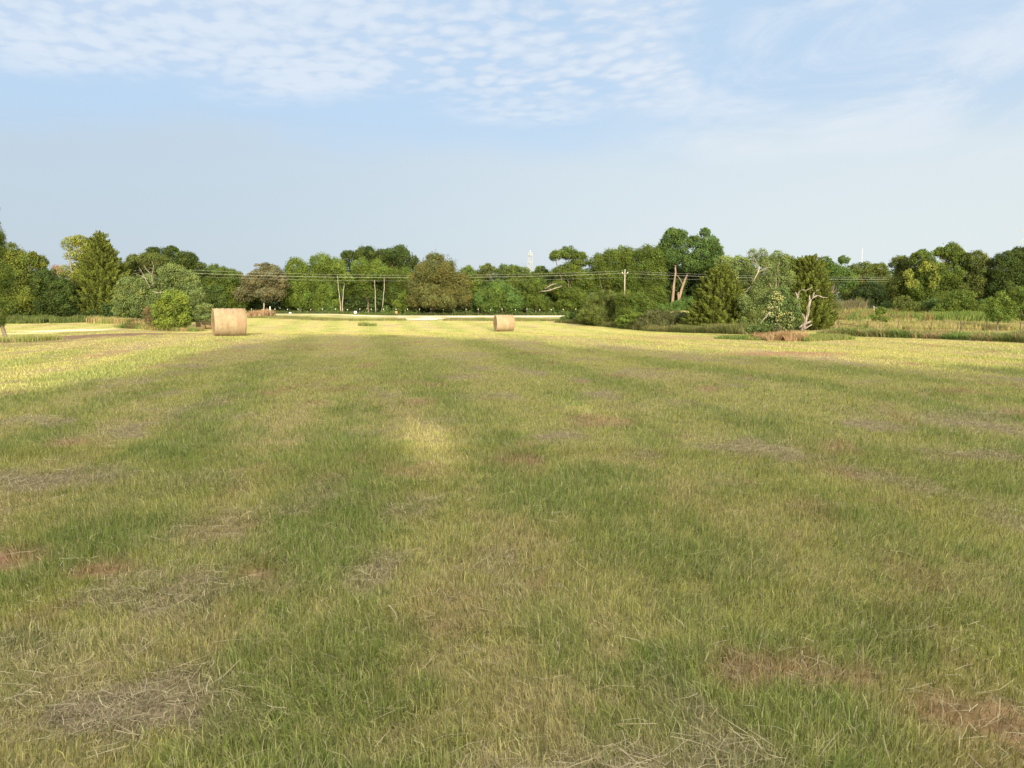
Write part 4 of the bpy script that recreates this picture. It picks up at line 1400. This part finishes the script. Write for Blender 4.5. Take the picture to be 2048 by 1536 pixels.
weeds('fence_weeds', 'green roadside weeds along the far fence', [(at(480, 630, 139).x, 139, 2), (at(1200, 630, 139).x, 139, 2)],
      12000, 0.45, [(0.07, 0.10, 0.03), (0.09, 0.13, 0.035), (0.06, 0.08, 0.03)], 0.09)
weeds('weed_tuft', 'single dark weed tuft alone in the sunlit field left of the driveway mouth', [gxy(722, 652.5, .5), gxy(738, 651.5, .9), gxy(750, 652, .3)], 900, 0.42,
      [(0.10, 0.15, 0.04), (0.19, 0.20, 0.07), (0.13, 0.15, 0.05)], 0.03, kind=None, cat='weed')
weeds('dry_brush', 'reddish-brown dead brush beside the road, just right of the nearest bale', [(at(500, 630, 104).x, 104, 1.2), (at(545, 630, 104).x, 104, 1.2)],
      2600, 0.9, [(0.36, 0.23, 0.14), (0.42, 0.33, 0.22), (0.30, 0.17, 0.10)], 0.05, lean=0.5)

# ------------------------------------------------------------------ utility pole and wires
PY = 146
pb = at(1249, 600, PY)
root = empty('utility_pole', (pb.x, PY, 0))
tag(root, 'wooden utility pole with a short crossarm standing before the treeline right of centre', 'utility pole')
T = Tubes(10)
pt = at(1249, 541, PY)
T.add([(pb.x, PY, -0.5), (pb.x, PY, pt.z)], [.14, .10])
T.build('pole', M_POLE, root)
T = Tubes(6)
T.add([(pb.x - 0.55, PY - 0.16, at(1249, 547, PY).z), (pb.x + 0.55, PY - 0.16, at(1249, 547, PY).z)], .06)
T.build('crossarm', M_POLE, root)
for dx, yy in ((0.0, 541), (-0.5, 546), (0.5, 546)):
    T = Tubes(8)
    z = at(1249, yy, PY).z
    T.add([(pb.x + dx, PY - 0.16, z - 0.02), (pb.x + dx, PY - 0.16, z + 0.07), (pb.x + dx, PY - 0.16, z + 0.15)], [.05, .085, .05])
    T.build('insulator', M_WHITE, root)
# the wire itself: sagging spans to poles hidden in the trees
WIRES = [('top power wire', 'thin', [(150, 527, 128), (560, 545.5, 138), (900, 551.5, 143), (1249, 542, PY), (1520, 551, 128), (1790, 555, 112), (2150, 546, 104)], .014, 0.0),
         ('middle power wire', 'thick', [(150, 534, 128), (560, 551, 138), (900, 556.5, 143), (1249, 546.5, PY), (1520, 555.5, 128), (1790, 559, 112), (2150, 551, 104)], .024, 0.16),
         ('bottom power wire', 'thin', [(150, 541, 128), (560, 557.5, 138), (900, 563, 143), (1249, 554.5, PY), (1520, 560.5, 128), (1790, 564, 112), (2150, 556, 104)], .012, 0.12)]
WL = ['highest of the three pale wires strung across the treeline', 'middle and brightest of the three pale wires strung across the treeline',
      'lowest of the three pale wires strung across the treeline']
for i, (_, _, pts, r, dy) in enumerate(WIRES):
    T = Tubes(5)
    out = []
    for seg in (pts[:4], pts[3:]):
        xs_ = [p[0] for p in seg]
        co = np.polyfit(xs_, [p[1] for p in seg], 2)
        # keep the ends exact
        for q in range(25):
            x = xs_[0] + (xs_[-1] - xs_[0]) * q / 24
            yfit = np.polyval(co, x)
            t = q / 24
            e0 = seg[0][1] - np.polyval(co, xs_[0])
            e1 = seg[-1][1] - np.polyval(co, xs_[-1])
            yfit += e0 * (1 - t) + e1 * t
            out.append(at(x, yfit, float(np.interp(x, [p[0] for p in seg], [p[2] for p in seg])) - 0.2))
    T.add(out, r * 0.5)
    o = T.build('power_wire', M_WIRE, None, tuple(out[0]))
    tag(o, WL[i], 'wire', 'wires on the utility pole')
for i, (px, Yp, top, lb) in enumerate([(150, 128, 527, 'second utility pole hidden behind the left evergreens'), (2150, 104, 546, 'third utility pole just beyond the right edge of the photo')]):
    b = at(px, top, Yp)
    o_ = empty('utility_pole', (b.x, Yp, 0))
    tag(o_, lb, 'utility pole')
    T = Tubes(8)
    T.add([(b.x, Yp, -0.3), (b.x, Yp, b.z + 0.1)], [.17, .12])
    T.build('pole', M_POLE, o_)

# ------------------------------------------------------------------ lattice towers and mast, far off
def lattice(name, label, cx, Y, zb, zt, wb, wt, n, bar, arms=(), platform=True, cat='tower'):
    root = empty(name, (cx, Y, 0))
    tag(root, label, cat)
    T = Tubes(4)
    lv = [zb + (zt - zb) * i / n for i in range(n + 1)]

    def corner(z, k):
        w = (wb + (wt - wb) * (z - zb) / (zt - zb)) / 2
        sx_, sy_ = ((-1, -1), (1, -1), (1, 1), (-1, 1))[k % 4]
        return Vector((cx + sx_ * w, Y + sy_ * w, z))
    for k in range(4):
        T.add([corner(z, k) for z in lv], bar * 1.3)
        for i in range(n):
            T.add([corner(lv[i], k), corner(lv[i + 1], k + 1)], bar * 0.7)
            T.add([corner(lv[i], k + 1), corner(lv[i + 1], k)], bar * 0.7)
            T.add([corner(lv[i + 1], k), corner(lv[i + 1], k + 1)], bar * 0.7)
    T.build('lattice_frame', M_STEEL, root, smooth=False)
    for (z, half, rise) in arms:
        T = Tubes(4)
        for s in (-1, 1):
            T.add([(cx, Y, z), (cx + s * half, Y, z)], bar)
            T.add([(cx, Y, z + rise), (cx + s * half, Y, z)], bar)
            for q in (0.35, 0.65):
                T.add([(cx + s * half * q, Y, z), (cx + s * half * q, Y, z + rise * (1 - q))], bar * 0.7)
        T.build('crossarm', M_STEEL, root, smooth=False)
    return root


TY = 620
c = at(1060.5, 600, TY)
tower = lattice('lattice_tower', 'narrow pale lattice tower rising behind the treeline at the centre', c.x, TY, 0, at(1060, 505, TY).z, 11 * px_m(TY) * 1.15, 8 * px_m(TY), 16, 0.085)
T = Tubes(6)
z = at(1060, 505, TY).z
T.add([(c.x, TY, z), (c.x, TY, z + 1.6)], 0.15)
T.build('finial', M_WHITE, tower)
for zz in (511, 527):
    T = Tubes(12)
    h = at(1060, zz, TY).z
    T.add([(c.x, TY, h), (c.x, TY, h + 0.35)], 1.9)
    T.build('antenna_ring', M_STEEL, tower, smooth=False)
PYL = 480
c = at(2056, 600, PYL)
lattice('power_pylon', 'pale high-voltage lattice pylon cut off by the right edge of the photo', c.x, PYL, 0, at(2056, 440, PYL).z, 7.0, 1.6, 14, 0.10,
        arms=((at(2056, 463, PYL).z, 18 * px_m(PYL) * 1.35, 4.4), (at(2056, 485.5, PYL).z, 24 * px_m(PYL) * 1.2, 4.6)), cat='pylon')
MYY = 700
c = at(1720.5, 600, MYY)
root = empty('radio_mast', (c.x, MYY, 0))
tag(root, 'very thin white radio mast above the low trees on the right', 'mast')
T = Tubes(6)
T.add([(c.x, MYY, 0), (c.x, MYY, at(1720, 497, MYY).z)], 0.24)
T.build('shaft', M_STEEL, root)

# ------------------------------------------------------------------ fences
def fence(name, label, pts, post_h, post_r, mat, wires, tops=None, group=None):
    root = empty(name, pts[0])
    tag(root, label, 'fence', group)
    for i, p in enumerate(pts):
        T = Tubes(6)
        h = post_h * random.uniform(0.92, 1.08)
        tx = random.uniform(-0.04, 0.04)
        T.add([(p[0], p[1], p[2] - 0.1), (p[0] + tx, p[1], p[2] + h)], post_r)
        po = T.build('post', mat, root)
        if tops:
            T = Tubes(6)
            T.add([(p[0] + tx, p[1], p[2] + h), (p[0] + tx, p[1], p[2] + h + 0.14)], post_r * 1.1)
            c_ = T.build('white_cap', tops, None)
            c_.data.transform(__import__('mathutils').Matrix.Translation(-Vector(root.location)))
            c_.parent = po
    for w in wires:
        T = Tubes(4)
        T.add([(p[0], p[1], p[2] + post_h * w) for p in pts], 0.004 + 0.00002 * pts[0][1])
        T.build('wire', M_POST, root)
    return root


pts = []
for i in range(31):
    px = 478 + i * 24.0 + random.uniform(-2, 2)
    p = at(px, 630, 137)
    pts.append((p.x, 137, 0.25))
fence('far_fence', 'long wire fence of thin posts with white tops beyond the pale road', pts, 0.95, 0.045, M_POST, (0.5, 0.95), tops=M_WHITE)
pts = []
for px, py in ((1676, 669), (1735, 669), (1795, 669), (1861, 670), (1920, 672), (1974, 673), (2040, 674), (2110, 675)):
    g_ = ground(px, py)
    pts.append((g_.x, g_.y, g_.z))
fence('field_fence', 'low wire fence of dark posts among the weeds on the right', pts, 0.85, 0.028, M_POST, (0.5, 0.95))
p = at(1747, 622, 80)
T = Tubes(6)
z0 = float(terrain(p.x, 80))
T.add([(p.x + 0.12, 80, z0), (p.x, 80, at(1745, 612, 80).z)], [.09, .07])
o = T.build('bleached_post', M_BARK_PALE, None, (p.x, 80, z0))
tag(o, 'single leaning bleached post in the meadow left of the bright green weeds', 'post')
p = at(540, 615, 128)
T = Tubes(6)
T.add([(p.x, 128, 0), (p.x, 128, at(540, 613, 128).z)], [.07, .07])
o = T.build('white_post', M_WHITE, None, (p.x, 128, 0))
tag(o, 'thin white marker post at the road right of the nearest bale', 'post')


def boxm(name, label, cat, c, sx_, sy_, sz, mat, bev=0.05, legs=True):
    import bmesh
    bm = bmesh.new()
    bmesh.ops.create_cube(bm, size=1)
    for v in bm.verts:
        v.co = Vector((v.co.x * sx_, v.co.y * sy_, v.co.z * sz + sz / 2 + (0.35 if legs else 0)))
    bmesh.ops.bevel(bm, geom=list(bm.edges), offset=bev, segments=2, affect='EDGES')
    me = bpy.data.meshes.new(name)
    bm.to_mesh(me)
    me.materials.append(mat)
    root = empty(name, c)
    tag(root, label, cat)
    o = bpy.data.objects.new('cabinet', me)
    COL.objects.link(o)
    o.parent = root
    if legs:
        for s in (-1, 1):
            T = Tubes(6)
            T.add([(c[0] + s * sx_ * .35, c[1], c[2] - .05), (c[0] + s * sx_ * .35, c[1], c[2] + .38)], .05)
            T.build('leg', M_POST, root)
    return root


p = at(711, 630, 134)
boxm('white_box', 'small square white box on short legs at the far fence', 'box', (p.x, 134, 0.25), 0.44, 0.35, 0.40, M_WHITE)
p = at(580.5, 630, 134)
boxm('white_box', 'tiny low white box at the fence right of the dome oak', 'box', (p.x, 134, 0.25), 0.36, 0.3, 0.2, M_WHITE, 0.04)
p = at(793, 630, 134)
boxm('orange_marker', 'small orange-red utility box by the fence left of the driveway mouth', 'box', (p.x, 134, 0.25), 0.34, 0.3, 0.4, M_ORANGE, 0.04)

# ------------------------------------------------------------------ trees behind the camera that shade the foreground
def back_tree(label, x, y, h, blobs, seedcol='mid', thin=None):
    z0 = float(terrain(x, y))
    root = empty('shade_tree', (x, y, z0))
    tag(root, label, 'tree', 'trees behind the photographer')
    P, N, S, C = blob_leaves([(Vector((x + a, y + b, c_)), r, r, r * 0.9) for a, b, c_, r in blobs], seedcol, 0.34, 1.9, 20)
    # gaps that let single spots of sun through
    L = np.array(LDIR)
    k = np.ones(len(P), bool)
    for (gx, gy, rad) in HOLES:
        q = P - np.array([gx, gy, 0.05])
        t = q @ L
        d = np.linalg.norm(q - t[:, None] * L, axis=1)
        k &= d > rad
    leaf_mesh('crown', P[k], N[k], S[k], C[k], root)
    T = Tubes(8)
    T.bend((x, y, z0 - .2), (x, y, h * 0.6), .4, .22, 6, .02)
    for a, b, c_, r in blobs:
        T.bend((x, y, h * 0.35), (x + a, y + b, c_), .16, .05, 5, .06)
    T.build('trunk', M_BARK, root)


hp = [(836, 864, 0.30), (866, 888, 0.34), (1172, 822, 0.30)]
HOLES = []
for px, py, r_ in hp:
    g_ = ground(px, py)
    HOLES.append((g_.x, g_.y, r_))
tE = math.tan(R(SUN_EL))
back_tree('tall full tree behind the photographer, nearest to the camera line', 5.0, -38, 18, [(-2.5, 0, 6, 4.2), (-2.6, 0, 10, 3.8), (-1.9, 0, 14.6, 3.6), (2.2, 0, 15.2, 3.6), (1, 0, 9, 4.5), (3, 0, 5.5, 4), (-1, 2, 3.5, 3.5)])
back_tree('second tall tree behind the photographer, right of the first', 12.5, -39, 18, [(-2, 0, 14.8, 3.5), (1.8, 0, 13.2, 3.4), (0, 0, 9, 4.8), (-4, 0, 11.6, 3.0), (-3, 0, 5, 3.8), (3, 0, 5.5, 4)])
back_tree('lower tree behind the photographer on the right', 20, -38, 13, [(-1.8, 0, 11.4, 3.2), (2.2, 0, 10.8, 3.2), (0, 0, 6.5, 4.8), (0, 0, 3.5, 4)])
back_tree('broad low tree behind the photographer further right', 28, -38, 13, [(-2.5, 0, 10.8, 3.2), (2, 0, 10.4, 3.2), (0, 0, 6.2, 4.8), (0, 0, 3.5, 4)])
back_tree('last low tree behind the photographer on the far right', 36, -38, 13, [(-2.5, 0, 10.2, 3.2), (2, 0, 10.0, 3.2), (0, 0, 6.0, 4.8), (0, 0, 3.5, 4)])
